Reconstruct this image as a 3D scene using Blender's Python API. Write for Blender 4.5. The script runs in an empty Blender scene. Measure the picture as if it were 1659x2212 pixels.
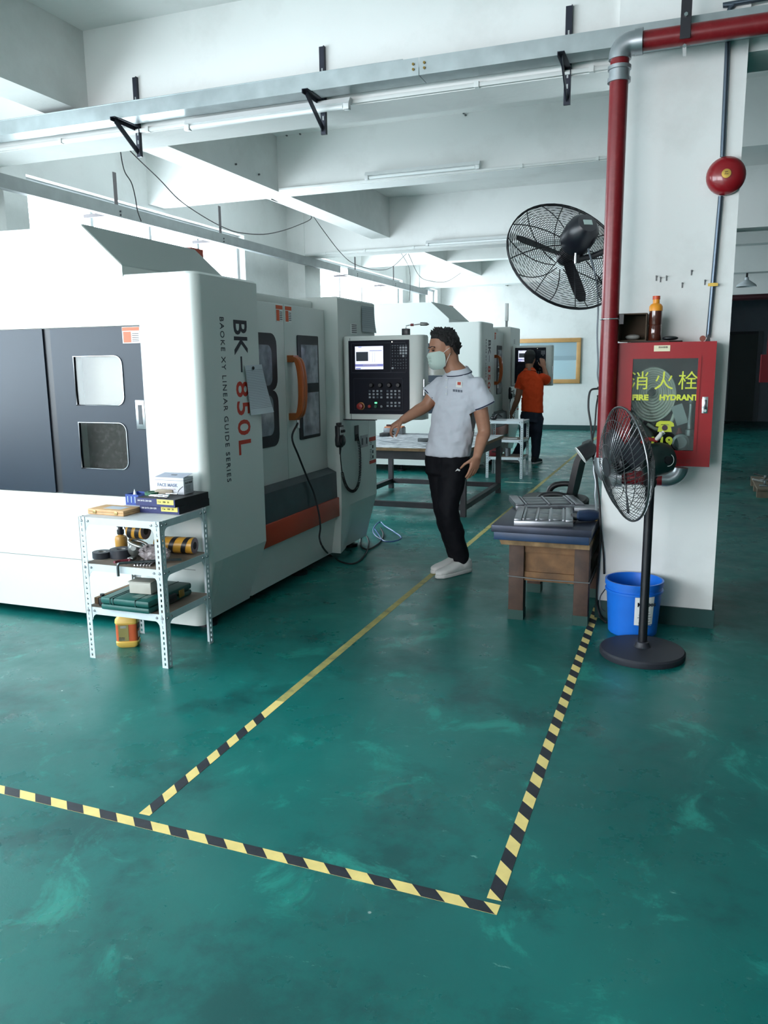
import bpy, bmesh, math, random
from mathutils import Vector as V, Matrix
random.seed(11)
scn = bpy.context.scene
col = scn.collection
PI = math.pi

# ------------------------------------------------------------ camera
W_, H_ = 1659, 2212
FPX, CAMH = 1725.7, 1.40
yaw, pitch, roll = [math.radians(a) for a in (-20.670, 10.449, -0.686)]
FWD = V((math.sin(yaw)*math.cos(pitch), math.cos(yaw)*math.cos(pitch), -math.sin(pitch)))
_r = V((math.cos(yaw), -math.sin(yaw), 0)); _u = _r.cross(FWD)
RT = _r*math.cos(roll)+_u*math.sin(roll); UP = -_r*math.sin(roll)+_u*math.cos(roll)
CAM = V((0, 0, CAMH))
cd = bpy.data.cameras.new('camera'); cam = bpy.data.objects.new('camera', cd); col.objects.link(cam)
cd.sensor_fit = 'VERTICAL'; cd.sensor_height = 36.0; cd.lens = 36.0*FPX/H_; cd.clip_end = 200; cd.clip_start = 0.05
cam.matrix_world = Matrix(((RT.x, UP.x, -FWD.x, 0), (RT.y, UP.y, -FWD.y, 0), (RT.z, UP.z, -FWD.z, CAMH), (0, 0, 0, 1)))
scn.camera = cam
scn.view_settings.view_transform = 'Standard'; scn.view_settings.look = 'None'
scn.view_settings.gamma = 1.0; scn.view_settings.use_curve_mapping = False
scn.view_settings.exposure = 0.28
scn.cycles.max_bounces = 8; scn.cycles.diffuse_bounces = 4; scn.cycles.glossy_bounces = 3
scn.cycles.transparent_max_bounces = 10; scn.cycles.transmission_bounces = 4
scn.cycles.caustics_reflective = False; scn.cycles.caustics_refractive = False
scn.cycles.sample_clamp_indirect = 6.0
scn.cycles.use_denoising = True
scn.cycles.use_adaptive_sampling = True; scn.cycles.adaptive_threshold = .05

# ------------------------------------------------------------ daylight: an overcast sky seen through the windows
wd = bpy.data.worlds.new('overcast_sky'); scn.world = wd; wd.use_nodes = True
bg = wd.node_tree.nodes['Background']; bg.inputs[0].default_value = (0.97, 0.96, 1.0, 1); bg.inputs[1].default_value = 13.0
def portal(name, loc, rot, sx, sy):
    l = bpy.data.lights.new(name, 'AREA'); l.shape = 'RECTANGLE'; l.size = sx; l.size_y = sy; l.cycles.is_portal = True
    o = bpy.data.objects.new(name, l); col.objects.link(o); o.location = loc; o.rotation_euler = rot
WINL = [(-3.7, 3.4), (5.4, 8.85), (11.0, 14.65), (15.5, 16.9)]  # first opening widened and last one added to let in more light
for i, (a, b) in enumerate(WINL):
    portal('sky_portal', (-5.24, (a+b)/2, 1.92), (0, -PI/2, 0), 2.06, b-a)
WINB = [(-4.9, -1.3)]  # unseen opening, placed to steer the light and keep reflections off the cabinet
for a, b in WINB:
    portal('sky_portal', ((a+b)/2, -4.62, 1.9), (PI/2, 0, 0), b-a, 2.1)

# pixel -> world, distance from the plane the thing touches
def ray(x, y): return FWD + RT*((x-829.5)/FPX) - UP*((y-1106)/FPX)
def onx(x, y, X): d = ray(x, y); return CAM + d*(X/d.x)
def ony(x, y, Y): d = ray(x, y); return CAM + d*(Y/d.y)
def onz(x, y, Z=0.0): d = ray(x, y); return CAM + d*((Z-CAMH)/d.z)

# ------------------------------------------------------------ materials
_m = {}
def lin(c):
    return tuple(((v/255)/12.92 if v/255 <= .04045 else ((v/255+.055)/1.055)**2.4) for v in c)
def M(name, rgb=None, rough=.5, metal=0., var=0., scale=8., bump=0., bscale=60., emit=0., coat=0., spec=.5, alpha=1., dirt=None, dscale=5., damt=.5):
    """rgb in sRGB 0-255; var = value noise, dirt = second colour in patches"""
    if name in _m: return _m[name]
    m = bpy.data.materials.new(name); _m[name] = m; m.use_nodes = True
    nt = m.node_tree; b = nt.nodes['Principled BSDF']; c = lin(rgb)+(1,)
    b.inputs['Base Color'].default_value = c; b.inputs['Roughness'].default_value = rough
    b.inputs['Metallic'].default_value = metal; b.inputs['Coat Weight'].default_value = coat
    b.inputs['Specular IOR Level'].default_value = spec
    if alpha < 1: b.inputs['Alpha'].default_value = alpha
    if emit: b.inputs['Emission Color'].default_value = c; b.inputs['Emission Strength'].default_value = emit
    tc = nt.nodes.new('ShaderNodeTexCoord'); src = None
    if var or dirt:
        n = nt.nodes.new('ShaderNodeTexNoise'); n.inputs['Scale'].default_value = scale; n.inputs['Detail'].default_value = 6
        nt.links.new(tc.outputs['Object'], n.inputs['Vector'])
        mp = nt.nodes.new('ShaderNodeMapRange'); mp.inputs[1].default_value = .3; mp.inputs[2].default_value = .7
        mp.inputs[3].default_value = 1-var; mp.inputs[4].default_value = 1+var
        nt.links.new(n.outputs['Fac'], mp.inputs[0])
        mx = nt.nodes.new('ShaderNodeMix'); mx.data_type = 'RGBA'; mx.blend_type = 'MULTIPLY'; mx.inputs[0].default_value = 1
        mx.inputs[6].default_value = c; nt.links.new(mp.outputs[0], mx.inputs[7]); src = mx.outputs[2]
        if dirt:
            n2 = nt.nodes.new('ShaderNodeTexNoise'); n2.inputs['Scale'].default_value = dscale; n2.inputs['Detail'].default_value = 8
            n2.inputs['Roughness'].default_value = .65
            nt.links.new(tc.outputs['Object'], n2.inputs['Vector'])
            r = nt.nodes.new('ShaderNodeMapRange'); r.inputs[1].default_value = .5; r.inputs[2].default_value = .72; r.inputs[4].default_value = damt
            nt.links.new(n2.outputs['Fac'], r.inputs[0])
            m2 = nt.nodes.new('ShaderNodeMix'); m2.data_type = 'RGBA'; nt.links.new(r.outputs[0], m2.inputs[0])
            nt.links.new(src, m2.inputs[6]); m2.inputs[7].default_value = lin(dirt)+(1,); src = m2.outputs[2]
        nt.links.new(src, b.inputs['Base Color'])
    if bump:
        n = nt.nodes.new('ShaderNodeTexNoise'); n.inputs['Scale'].default_value = bscale; n.inputs['Detail'].default_value = 4
        nt.links.new(tc.outputs['Object'], n.inputs['Vector'])
        bp = nt.nodes.new('ShaderNodeBump'); bp.inputs['Strength'].default_value = bump; bp.inputs['Distance'].default_value = .01
        nt.links.new(n.outputs['Fac'], bp.inputs['Height']); nt.links.new(bp.outputs[0], b.inputs['Normal'])
    return m
def glass(name, rgb=(235, 245, 245), fac=.08, rough=.03, tint=1.0):
    if name in _m: return _m[name]
    m = bpy.data.materials.new(name); _m[name] = m; m.use_nodes = True; nt = m.node_tree
    nt.nodes.remove(nt.nodes['Principled BSDF']); o = nt.nodes['Material Output']
    t = nt.nodes.new('ShaderNodeBsdfTransparent'); t.inputs[0].default_value = tuple(v*tint for v in lin(rgb))+(1,)
    g = nt.nodes.new('ShaderNodeBsdfGlossy'); g.inputs['Roughness'].default_value = rough
    fr = nt.nodes.new('ShaderNodeLayerWeight'); fr.inputs[0].default_value = .5
    pw = nt.nodes.new('ShaderNodeMath'); pw.operation = 'POWER'; pw.inputs[1].default_value = 5; nt.links.new(fr.outputs['Facing'], pw.inputs[0])
    ad = nt.nodes.new('ShaderNodeMath'); ad.operation = 'MULTIPLY_ADD'; ad.inputs[1].default_value = 1-fac; ad.inputs[2].default_value = fac; ad.use_clamp = True
    nt.links.new(pw.outputs[0], ad.inputs[0])
    mx = nt.nodes.new('ShaderNodeMixShader'); nt.links.new(ad.outputs[0], mx.inputs[0])
    nt.links.new(t.outputs[0], mx.inputs[1]); nt.links.new(g.outputs[0], mx.inputs[2]); nt.links.new(mx.outputs[0], o.inputs[0])
    return m

# ------------------------------------------------------------ mesh builder
OFF = V((0, 0, 0)); ORG = {}
def frames(pts, closed=False):
    n = len(pts); T = []
    for i in range(n):
        a = pts[(i-1) % n] if (i or closed) else pts[0]; b = pts[(i+1) % n] if (i < n-1 or closed) else pts[-1]
        t = (b-a); T.append(t.normalized() if t.length > 1e-9 else V((0, 0, 1)))
    up = V((0, 0, 1)) if abs(T[0].z) < .9 else V((1, 0, 0))
    nn = (up-T[0]*up.dot(T[0])).normalized(); out = []
    for t in T:
        nn = (nn-t*nn.dot(t)); nn = nn.normalized() if nn.length > 1e-6 else t.orthogonal().normalized()
        out.append((t, nn, t.cross(nn)))
    return out
def catmull(pts, k=6):
    P = [V(p) for p in pts]; P = [P[0]*2-P[1]]+P+[P[-1]*2-P[-2]]; out = []
    for i in range(1, len(P)-2):
        a, b, c, d = P[i-1:i+3]
        for j in range(k):
            t = j/k
            out.append(.5*((2*b)+(c-a)*t+(2*a-5*b+4*c-d)*t*t+(3*b-a-3*c+d)*t**3))
    out.append(P[-2]); return out
class MB:
    def __init__(s): s.v = []; s.f = []; s.m = []; s.cur = 0
    def add(s, vs, fs):
        k = len(s.v); s.v += [V(p) for p in vs]; s.f += [tuple(i+k for i in f) for f in fs]; s.m += [s.cur]*len(fs); return s
    def box(s, a, b):
        x0, y0, z0 = [min(p, q) for p, q in zip(a, b)]; x1, y1, z1 = [max(p, q) for p, q in zip(a, b)]
        return s.add([(x0,y0,z0),(x1,y0,z0),(x1,y1,z0),(x0,y1,z0),(x0,y0,z1),(x1,y0,z1),(x1,y1,z1),(x0,y1,z1)],
                     [(0,3,2,1),(4,5,6,7),(0,1,5,4),(1,2,6,5),(2,3,7,6),(3,0,4,7)])
    def obox(s, c, sz, rot=(0, 0, 0)):
        R = Matrix.Rotation(rot[2], 3, 'Z') @ Matrix.Rotation(rot[1], 3, 'Y') @ Matrix.Rotation(rot[0], 3, 'X')
        return s.bxm(c, R, sz)
    def bxm(s, c, R, sz):
        h = [q/2 for q in sz]; c = V(c)
        vs = [c + R @ V((i*h[0], j*h[1], k*h[2])) for k in (-1, 1) for i, j in ((-1,-1),(1,-1),(1,1),(-1,1))]
        return s.add(vs, [(0,3,2,1),(4,5,6,7),(0,1,5,4),(1,2,6,5),(2,3,7,6),(3,0,4,7)])
    def bar(s, p, q, w, h, up=(0, 0, 1)):
        p, q = V(p), V(q); z = (q-p).normalized(); up = V(up)
        if abs(z.dot(up)) > .95: up = V((0, 1, 0))
        x = up.cross(z).normalized(); y = z.cross(x)
        R = Matrix((x, y, z)).transposed(); return s.bxm((p+q)/2, R, (w, h, (q-p).length))
    def loft(s, rings, cap=True, closed=True, loop=False):
        n = len(rings[0]); vs = [p for r in rings for p in r]; fs = []; R = len(rings)
        for i in range(R if loop else R-1):
            i2 = (i+1) % R
            for j in range(n if closed else n-1):
                j2 = (j+1) % n; fs.append((i*n+j, i*n+j2, i2*n+j2, i2*n+j))
        if cap and not loop: fs.append(tuple(range(n-1, -1, -1))); fs.append(tuple((R-1)*n+j for j in range(n)))
        return s.add(vs, fs)
    def tube(s, pts, r, n=8, closed=False, cap=True):
        pts = [V(p) for p in pts]; rr = r if isinstance(r, (list, tuple)) else [r]*len(pts)
        rings = [[p+(a*math.cos(2*PI*j/n)+b*math.sin(2*PI*j/n))*q for j in range(n)] for p, (t, a, b), q in zip(pts, frames(pts, closed), rr)]
        return s.loft(rings, cap, True, closed)
    def cyl(s, p, q, r, r2=None, n=20, cap=True): return s.tube([p, q], [r, r if r2 is None else r2], n, False, cap)
    def lathe(s, prof, base=(0, 0, 0), axis=(0, 0, 1), n=24, cap=True):
        ax = V(axis).normalized(); a = ax.orthogonal().normalized()
        if abs(ax.z) > .99: a = V((1, 0, 0))
        b = ax.cross(a); base = V(base)
        rings = [[base+ax*h+(a*math.cos(2*PI*j/n)+b*math.sin(2*PI*j/n))*max(r, 1e-4) for j in range(n)] for r, h in prof]
        return s.loft(rings, cap)
    def prism(s, poly, ext):
        poly = [V(p) for p in poly]; e = V(ext); n = len(poly)
        fs = [tuple(range(n-1, -1, -1)), tuple(range(n, 2*n))]+[(i, (i+1) % n, n+(i+1) % n, n+i) for i in range(n)]
        return s.add(poly+[p+e for p in poly], fs)
    def sphere(s, c, r, nu=20, nv=12, R=None):
        r = r if isinstance(r, (tuple, list)) else (r, r, r); c = V(c); R = R or Matrix.Identity(3)
        rings = []
        for i in range(nv+1):
            t = -PI/2+PI*i/nv; k = max(math.cos(t), 1e-3)
            rings.append([c+R @ V((r[0]*k*math.cos(2*PI*j/nu), r[1]*k*math.sin(2*PI*j/nu), r[2]*math.sin(t))) for j in range(nu)])
        return s.loft(rings)
    def mesh(s, name, mats, org, smooth=None, bevel=0, seg=2):
        me = bpy.data.meshes.new(name); me.from_pydata([p+OFF-org for p in s.v], [], s.f)
        if not isinstance(mats, (list, tuple)): mats = [mats]
        for q in mats: me.materials.append(q)
        if len(mats) > 1: me.polygons.foreach_set('material_index', s.m)
        bm = bmesh.new(); bm.from_mesh(me); bmesh.ops.recalc_face_normals(bm, faces=bm.faces)
        if bevel:
            es = [e for e in bm.edges if len(e.link_faces) == 2 and e.calc_face_angle(0) > .5]
            bmesh.ops.bevel(bm, geom=es, offset=bevel, segments=seg, affect='EDGES', profile=.5, clamp_overlap=True)
        bm.to_mesh(me); bm.free()
        if smooth or bevel:
            me.shade_smooth(); me.set_sharp_from_angle(angle=math.radians(smooth or 35))
        return me
    def build(s, name, mats, parent=None, smooth=None, bevel=0, seg=2, org=None):
        if parent is not None: o_ = ORG[parent]
        elif org is not None: o_ = V(org)+OFF
        else:
            xs = [p+OFF for p in s.v]; mn = [min(p[i] for p in xs) for i in range(3)]; mx = [max(p[i] for p in xs) for i in range(3)]
            o_ = V(((mn[0]+mx[0])/2, (mn[1]+mx[1])/2, mn[2]))
        me = s.mesh(name, mats, o_, smooth, bevel, seg)
        o = bpy.data.objects.new(name, me); col.objects.link(o); ORG[o] = o_
        if parent is not None: o.parent = parent
        else: o.location = o_
        return o
def tag(o, label, cat, group=None):
    o['label'] = label; o['category'] = cat
    if group: o['group'] = group
    return o
def struct(o, label=None):
    o['kind'] = 'structure'
    if label: o['label'] = label
    return o
def thing(name, label, cat, loc, group=None):
    o = bpy.data.objects.new(name, None); col.objects.link(o); o.empty_display_size = .1
    o.location = V(loc)+OFF; ORG[o] = V(loc)+OFF; return tag(o, label, cat, group)
def sbox(name, a, b, m, parent=None, bevel=0, **k): return MB().box(a, b).build(name, m, parent, bevel=bevel, **k)
def text(s, size, mat, parent, o, xd, yd, name='lettering', ext=.0006, align='LEFT', sx=1., bold=0., space=1.):
    c = bpy.data.curves.new('t', 'FONT'); c.body = s; c.size = size; c.extrude = ext; c.align_x = align; c.resolution_u = 3
    c.offset = bold; c.space_character = space
    t = bpy.data.objects.new('t', c); col.objects.link(t)
    dg = bpy.context.evaluated_depsgraph_get(); me = bpy.data.meshes.new_from_object(t.evaluated_get(dg))
    bpy.data.objects.remove(t); bpy.data.curves.remove(c); me.name = name
    xd, yd = V(xd).normalized(), V(yd).normalized(); zd = xd.cross(yd)
    base = ORG[parent]
    for v in me.vertices: v.co = V(o)+OFF-base+xd*v.co.x*sx+yd*v.co.y+zd*(v.co.z+.0006)
    me.materials.clear(); me.materials.append(mat)
    ob = bpy.data.objects.new(name, me); col.objects.link(ob); ob.parent = parent; ORG[ob] = base; return ob
def realize(o):
    """replace an object's mesh by its modified mesh"""
    dg = bpy.context.evaluated_depsgraph_get(); me = bpy.data.meshes.new_from_object(o.evaluated_get(dg))
    o.modifiers.clear(); old = o.data; nm = old.name; o.data = me; bpy.data.meshes.remove(old); me.name = nm; return o
def cut(o, *cutters):
    for a, b in cutters:
        k = MB().box(a, b); c = k.build('cutter', M('white_paint', (228, 232, 230)))
        m = o.modifiers.new('b', 'BOOLEAN'); m.operation = 'DIFFERENCE'; m.object = c; m.solver = 'EXACT'
        bpy.context.view_layer.update(); realize(o); bpy.data.objects.remove(c)
    return o
def copytree(o, parent=None, d=(0, 0, 0)):
    c = o.copy(); col.objects.link(c); c.parent = parent; ORG[c] = ORG[o]+V(d)
    if parent is None: c.location = o.location+V(d)
    for ch in list(o.children): copytree(ch, c, d)
    return c

WHITE = M('white_wall', (226, 228, 226), .8, var=.03, scale=1.5, bump=.12, bscale=25, dirt=(196, 196, 192), dscale=1.3, damt=.5)
# ============================================================ the setting
ZC, ZM, ZS = 3.47, 2.83, 2.99
XL, XR, YB, YF = -5.1, 8.5, -4.5, 17.2
def floor_material():
    m = bpy.data.materials.new('green_epoxy'); m.use_nodes = True; nt = m.node_tree; N = nt.nodes; L = nt.links
    b = N['Principled BSDF']; tc = N.new('ShaderNodeTexCoord')
    def noise(sc, det=6, rough=.6, vec=None, dist=0.):
        n = N.new('ShaderNodeTexNoise'); n.inputs['Scale'].default_value = sc; n.inputs['Detail'].default_value = det
        n.inputs['Roughness'].default_value = rough; n.inputs['Distortion'].default_value = dist
        L.new(vec or tc.outputs['Object'], n.inputs['Vector']); return n.outputs['Fac']
    def rng(f, a, b_, c=0., d=1.):
        r = N.new('ShaderNodeMapRange'); L.new(f, r.inputs[0])
        for i, v in enumerate((a, b_, c, d)): r.inputs[i+1].default_value = v
        return r.outputs[0]
    def mix(f, a, c, mode='MIX'):
        x = N.new('ShaderNodeMix'); x.data_type = 'RGBA'; x.blend_type = mode
        if isinstance(f, float): x.inputs[0].default_value = f
        else: L.new(f, x.inputs[0])
        for i, q in ((6, a), (7, c)):
            if isinstance(q, tuple): x.inputs[i].default_value = q+(1,)
            else: L.new(q, x.inputs[i])
        return x.outputs[2]
    base = mix(rng(noise(.7, 5), .35, .65), lin((3, 88, 84)), lin((10, 108, 102)))
    base = mix(rng(noise(2.2, 8, .7), .52, .64, 0, .7), base, lin((3, 66, 66)))        # damp darker patches
    base = mix(rng(noise(3.4, 9, .72, dist=.6), .57, .66, 0, .6), base, lin((34, 146, 132)))     # worn lighter film
    st = N.new('ShaderNodeMapping'); st.inputs['Scale'].default_value = (1, 3.2, 1); st.inputs['Rotation'].default_value = (0, 0, .5)
    L.new(tc.outputs['Object'], st.inputs['Vector'])
    base = mix(rng(noise(9, 9, .75, st.outputs[0]), .64, .70, 0, .6), base, lin((130, 184, 170)))     # scuffs
    vo = N.new('ShaderNodeTexVoronoi'); vo.inputs['Scale'].default_value = 5.5; L.new(tc.outputs['Object'], vo.inputs['Vector'])
    fleck = rng(vo.outputs['Distance'], .022, .03, 1, 0)
    gate = rng(noise(1.6, 3), .5, .56)
    mu = N.new('ShaderNodeMath'); mu.operation = 'MULTIPLY'; L.new(fleck, mu.inputs[0]); L.new(gate, mu.inputs[1])
    base = mix(mu.outputs[0], base, lin((210, 225, 215)))                                   # metal chips and paint flecks
    L.new(base, b.inputs['Base Color'])
    L.new(rng(noise(4, 6), .35, .7, .24, .46), b.inputs['Roughness'])
    b.inputs['Specular IOR Level'].default_value = .5
    bp = N.new('ShaderNodeBump'); bp.inputs['Strength'].default_value = .10; bp.inputs['Distance'].default_value = .01
    L.new(noise(14, 8, .7), bp.inputs['Height']); L.new(bp.outputs[0], b.inputs['Normal'])
    return m
struct(sbox('floor', (XL-.2, YB-.2, -.12), (XR+.2, 22, 0), floor_material()), 'worn glossy green epoxy floor')
struct(sbox('ceiling', (XL-.2, YB-.2, ZC), (XR+.2, 22, ZC+.15), WHITE), 'white painted concrete ceiling')
# left wall with three window openings and one added for light
def wall_holes(name, axis, c0, c1, lo, hi, holes, z0, z1, label):
    m = MB()
    def bx(a, b, za, zb):
        if axis == 'y': m.box((c0, a, za), (c1, b, zb))
        else: m.box((a, c0, za), (b, c1, zb))
    p = lo
    for a, b in holes: bx(p, a, 0, ZC); bx(a, b, 0, z0); bx(a, b, z1, ZC); p = b
    bx(p, hi, 0, ZC); return struct(m.build(name, WHITE), label)
wall_holes('wall_left', 'y', XL-.2, XL, YB-.2, 22, WINL, .9, 2.95, 'white left wall with wide bright windows')
wall_holes('wall_back', 'x', YB-.2, YB, XL-.2, XR+.2, WINB, .85, 2.95, 'white wall with windows behind the viewpoint')
struct(sbox('wall_right', (XR, YB-.2, 0), (XR+.2, 22, ZC), M('grey_wall', (96, 100, 104), .8)), 'grey right wall')
struct(sbox('wall_far', (XL-.2, YF, 0), (.30, YF+.2, ZC), WHITE), 'white far wall behind the machines')
# window frames (aluminium) in the openings
ALU = M('window_aluminium', (205, 210, 212), .4, .6)
PANE = glass('window_glass', (240, 248, 250), .06)
for i, (a, b) in enumerate(WINL):
    w = MB(); x0, x1 = XL-.14, XL-.09
    for q in (a, b-.04): w.box((x0, q, .9), (x1, q+.04, 2.95))
    for q in (.9, 2.91): w.box((x0, a+.04, q), (x1, b-.04, q+.04))
    wf = struct(w.build('window_%d' % (i+1), ALU), 'wide aluminium window in the left wall')
    n = 4
    for k in range(1, n):
        y = a+(b-a)*k/n; MB().box((x0, y-.02, .94), (x1, y+.02, 2.91)).build('mullion', ALU, wf)
    for k in range(n):
        y = a+(b-a)*k/n; MB().box((x0+.02, y+.02, .94), (x0+.026, y+(b-a)/n-.02, 2.91)).build('pane', PANE, wf)
# piers on the left wall, main column, second column behind it
def column(name, x0, x1, y0, y1, label):
    return struct(sbox(name, (x0, y0, 0), (x1, y1, ZC), WHITE), label)
column('pier', XL, -4.85, 4.43, 4.9, 'white wall pier beside the first window')
column('pier', XL, -4.85, 9.98, 10.45, 'white wall pier between the windows')
column('pier', XL, -4.85, 14.88, 15.3, 'white wall pier at the far beam')
CX0, CX1, CY = -.405, .185, 4.42
column('column', CX0, CX1, CY, CY+.6, 'white square column carrying the hydrant cabinet')
column('column', CX0, CX1, 9.97, 10.6, 'white square column further down the hall')
GREENB = M('green_skirting', (10, 60, 58), .5)
struct(sbox('baseboard_column', (CX0-.012, CY-.012, 0), (CX1+.012, CY+.612, .10), GREENB), 'dark green painted skirting round the column')
struct(sbox('baseboard_far', (XL, YF-.012, 0), (.30, YF, .10), GREENB), 'dark green painted skirting on the far wall')
# beams
n = 0
for y, d in ((-1.1, .3), (4.45, .3), (10.0, .3), (14.9, .3)):
    n += 1; struct(sbox('trim_%d' % n, (XL, y, ZM), (XR, y+d, ZC), WHITE), 'white concrete main ceiling beam')
for y in (1.7, 7.0, 12.6):
    n += 1; struct(sbox('trim_%d' % n, (XL, y, ZS), (XR, y+.24, ZC), WHITE), 'white concrete cross beam')
for a, b in ((YB, -1.1), (-.8, 1.7), (1.94, 4.45), (4.75, 7.0), (7.24, 10.0), (10.3, 12.6), (12.84, 14.9), (15.2, YF)):
    n += 1; struct(sbox('trim_%d' % n, (-3.9, a, ZS), (-3.65, b, ZC), WHITE), 'white concrete beam running down the hall')
# dim passage at the far right; its side walls are added to shut out daylight
DIM = M('dim_wall', (150, 158, 168), .8, var=.04)  # grey-blue colour carries part of the passage's dimness
struct(sbox('wall_passage_blocker_left', (.10, YF+.2, 0), (.30, 20.5, ZC), DIM)); struct(sbox('wall_passage_end', (.10, 20.5, 0), (XR, 20.7, ZC), DIM), 'grey end wall of the dim passage')
struct(sbox('wall_passage_blocker_right', (2.3, 16.4, 0), (2.5, 20.5, ZC), DIM))
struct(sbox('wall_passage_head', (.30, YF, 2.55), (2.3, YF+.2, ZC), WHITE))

# screw anchors left in the column and beams
ANC = M('anchor_grey', (96, 98, 100), .6)
cl_ = [o for o in col.objects if o.name == 'column'][0]; bm_ = [o for o in col.objects if o.name == 'trim_6'][0]
for x, y in ((1418, 597), (1427, 600), (1440, 597), (1474, 612), (1494, 585), (1523, 606)):
    p = ony(x, y, CY); MB().cyl((p.x, CY-.012, p.z), (p.x, CY, p.z), .004, n=8).box((p.x-.003, CY-.003, p.z-.022), (p.x+.003, CY, p.z)).build('screw_anchor', ANC, cl_)
for x, y in ((1002, 245), (1006, 249), (620, 293), (649, 290), (508, 355), (558, 377)):
    p = ony(x, y, 7.0) if x > 600 else onx(x, y, -3.65)
    o_ = bm_ if x > 600 else [o for o in col.objects if o.name == 'trim_11'][0]
    (MB().cyl((p.x, 6.985, p.z), (p.x, 7.0, p.z), .008, n=8) if x > 600 else MB().cyl((-3.65, p.y, p.z), (-3.635, p.y, p.z), .008, n=8)).build('screw_anchor', ANC, o_)
# ============================================================ machining centres
MWHT = M('machine_white', (214, 219, 215), .36, var=.015, scale=3)
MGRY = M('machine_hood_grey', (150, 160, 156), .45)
MNAVY = M('machine_navy_door', (24, 38, 52), .42, var=.08, scale=2, spec=.35)
MBLK = M('machine_black', (20, 24, 32), .4)
MRED = M('machine_orange_red', (176, 66, 40), .42)
MSTL = M('brushed_steel', (150, 155, 158), .34, 1., var=.1, scale=30)
CHROME = M('chrome', (215, 218, 220), .15, 1.)
BLKPL = M('black_plastic', (22, 24, 28), .42)
RUBBER = M('black_rubber', (18, 19, 22), .6)
TXTBLK = M('print_black', (22, 24, 36), .5)
TXTRED = M('print_red', (196, 52, 30), .5)
LABELW = M('label_white', (232, 234, 232), .5)
ORANGE = M('sticker_orange', (226, 92, 48), .5)
DOORGL = M('door_glass_reflection_grey', (150, 154, 164), .16, .25, var=.35, scale=14, dirt=(196, 198, 200), dscale=3, damt=.6)  # dark glass whose bright reflection is put into the grey colour
LINER1 = M('inner_sheet_lit', (160, 144, 132), .4, .2, var=.15, scale=4)  # pale colour carries the light inside the machine behind the upper pane
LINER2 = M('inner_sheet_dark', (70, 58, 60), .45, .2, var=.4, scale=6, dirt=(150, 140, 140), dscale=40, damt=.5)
CLEAR = glass('polycarbonate', (225, 228, 226), .05, .06)

def rrect(y0, y1, z0, z1, r, left=False, k=5):
    """rounded rectangle in (u, v); left corners square unless asked"""
    P = [];
    for (cx, cy, a0, rr) in ((y1-r, z0+r, -PI/2, 1), (y1-r, z1-r, 0, 1), (y0+r, z1-r, PI/2, left), (y0+r, z0+r, PI, left)):
        if rr: P += [(cx+r*math.cos(a0+PI/2*i/k), cy+r*math.sin(a0+PI/2*i/k)) for i in range(k+1)]
        else: P.append((y0, z1) if a0 == PI/2 else (y0, z0))
    return P
def cutmb(o, mb):
    c = mb.build('cutter', MWHT); m = o.modifiers.new('b', 'BOOLEAN'); m.operation = 'DIFFERENCE'; m.object = c; m.solver = 'EXACT'
    bpy.context.view_layer.update(); realize(o); bpy.data.objects.remove(c); return o

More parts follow.
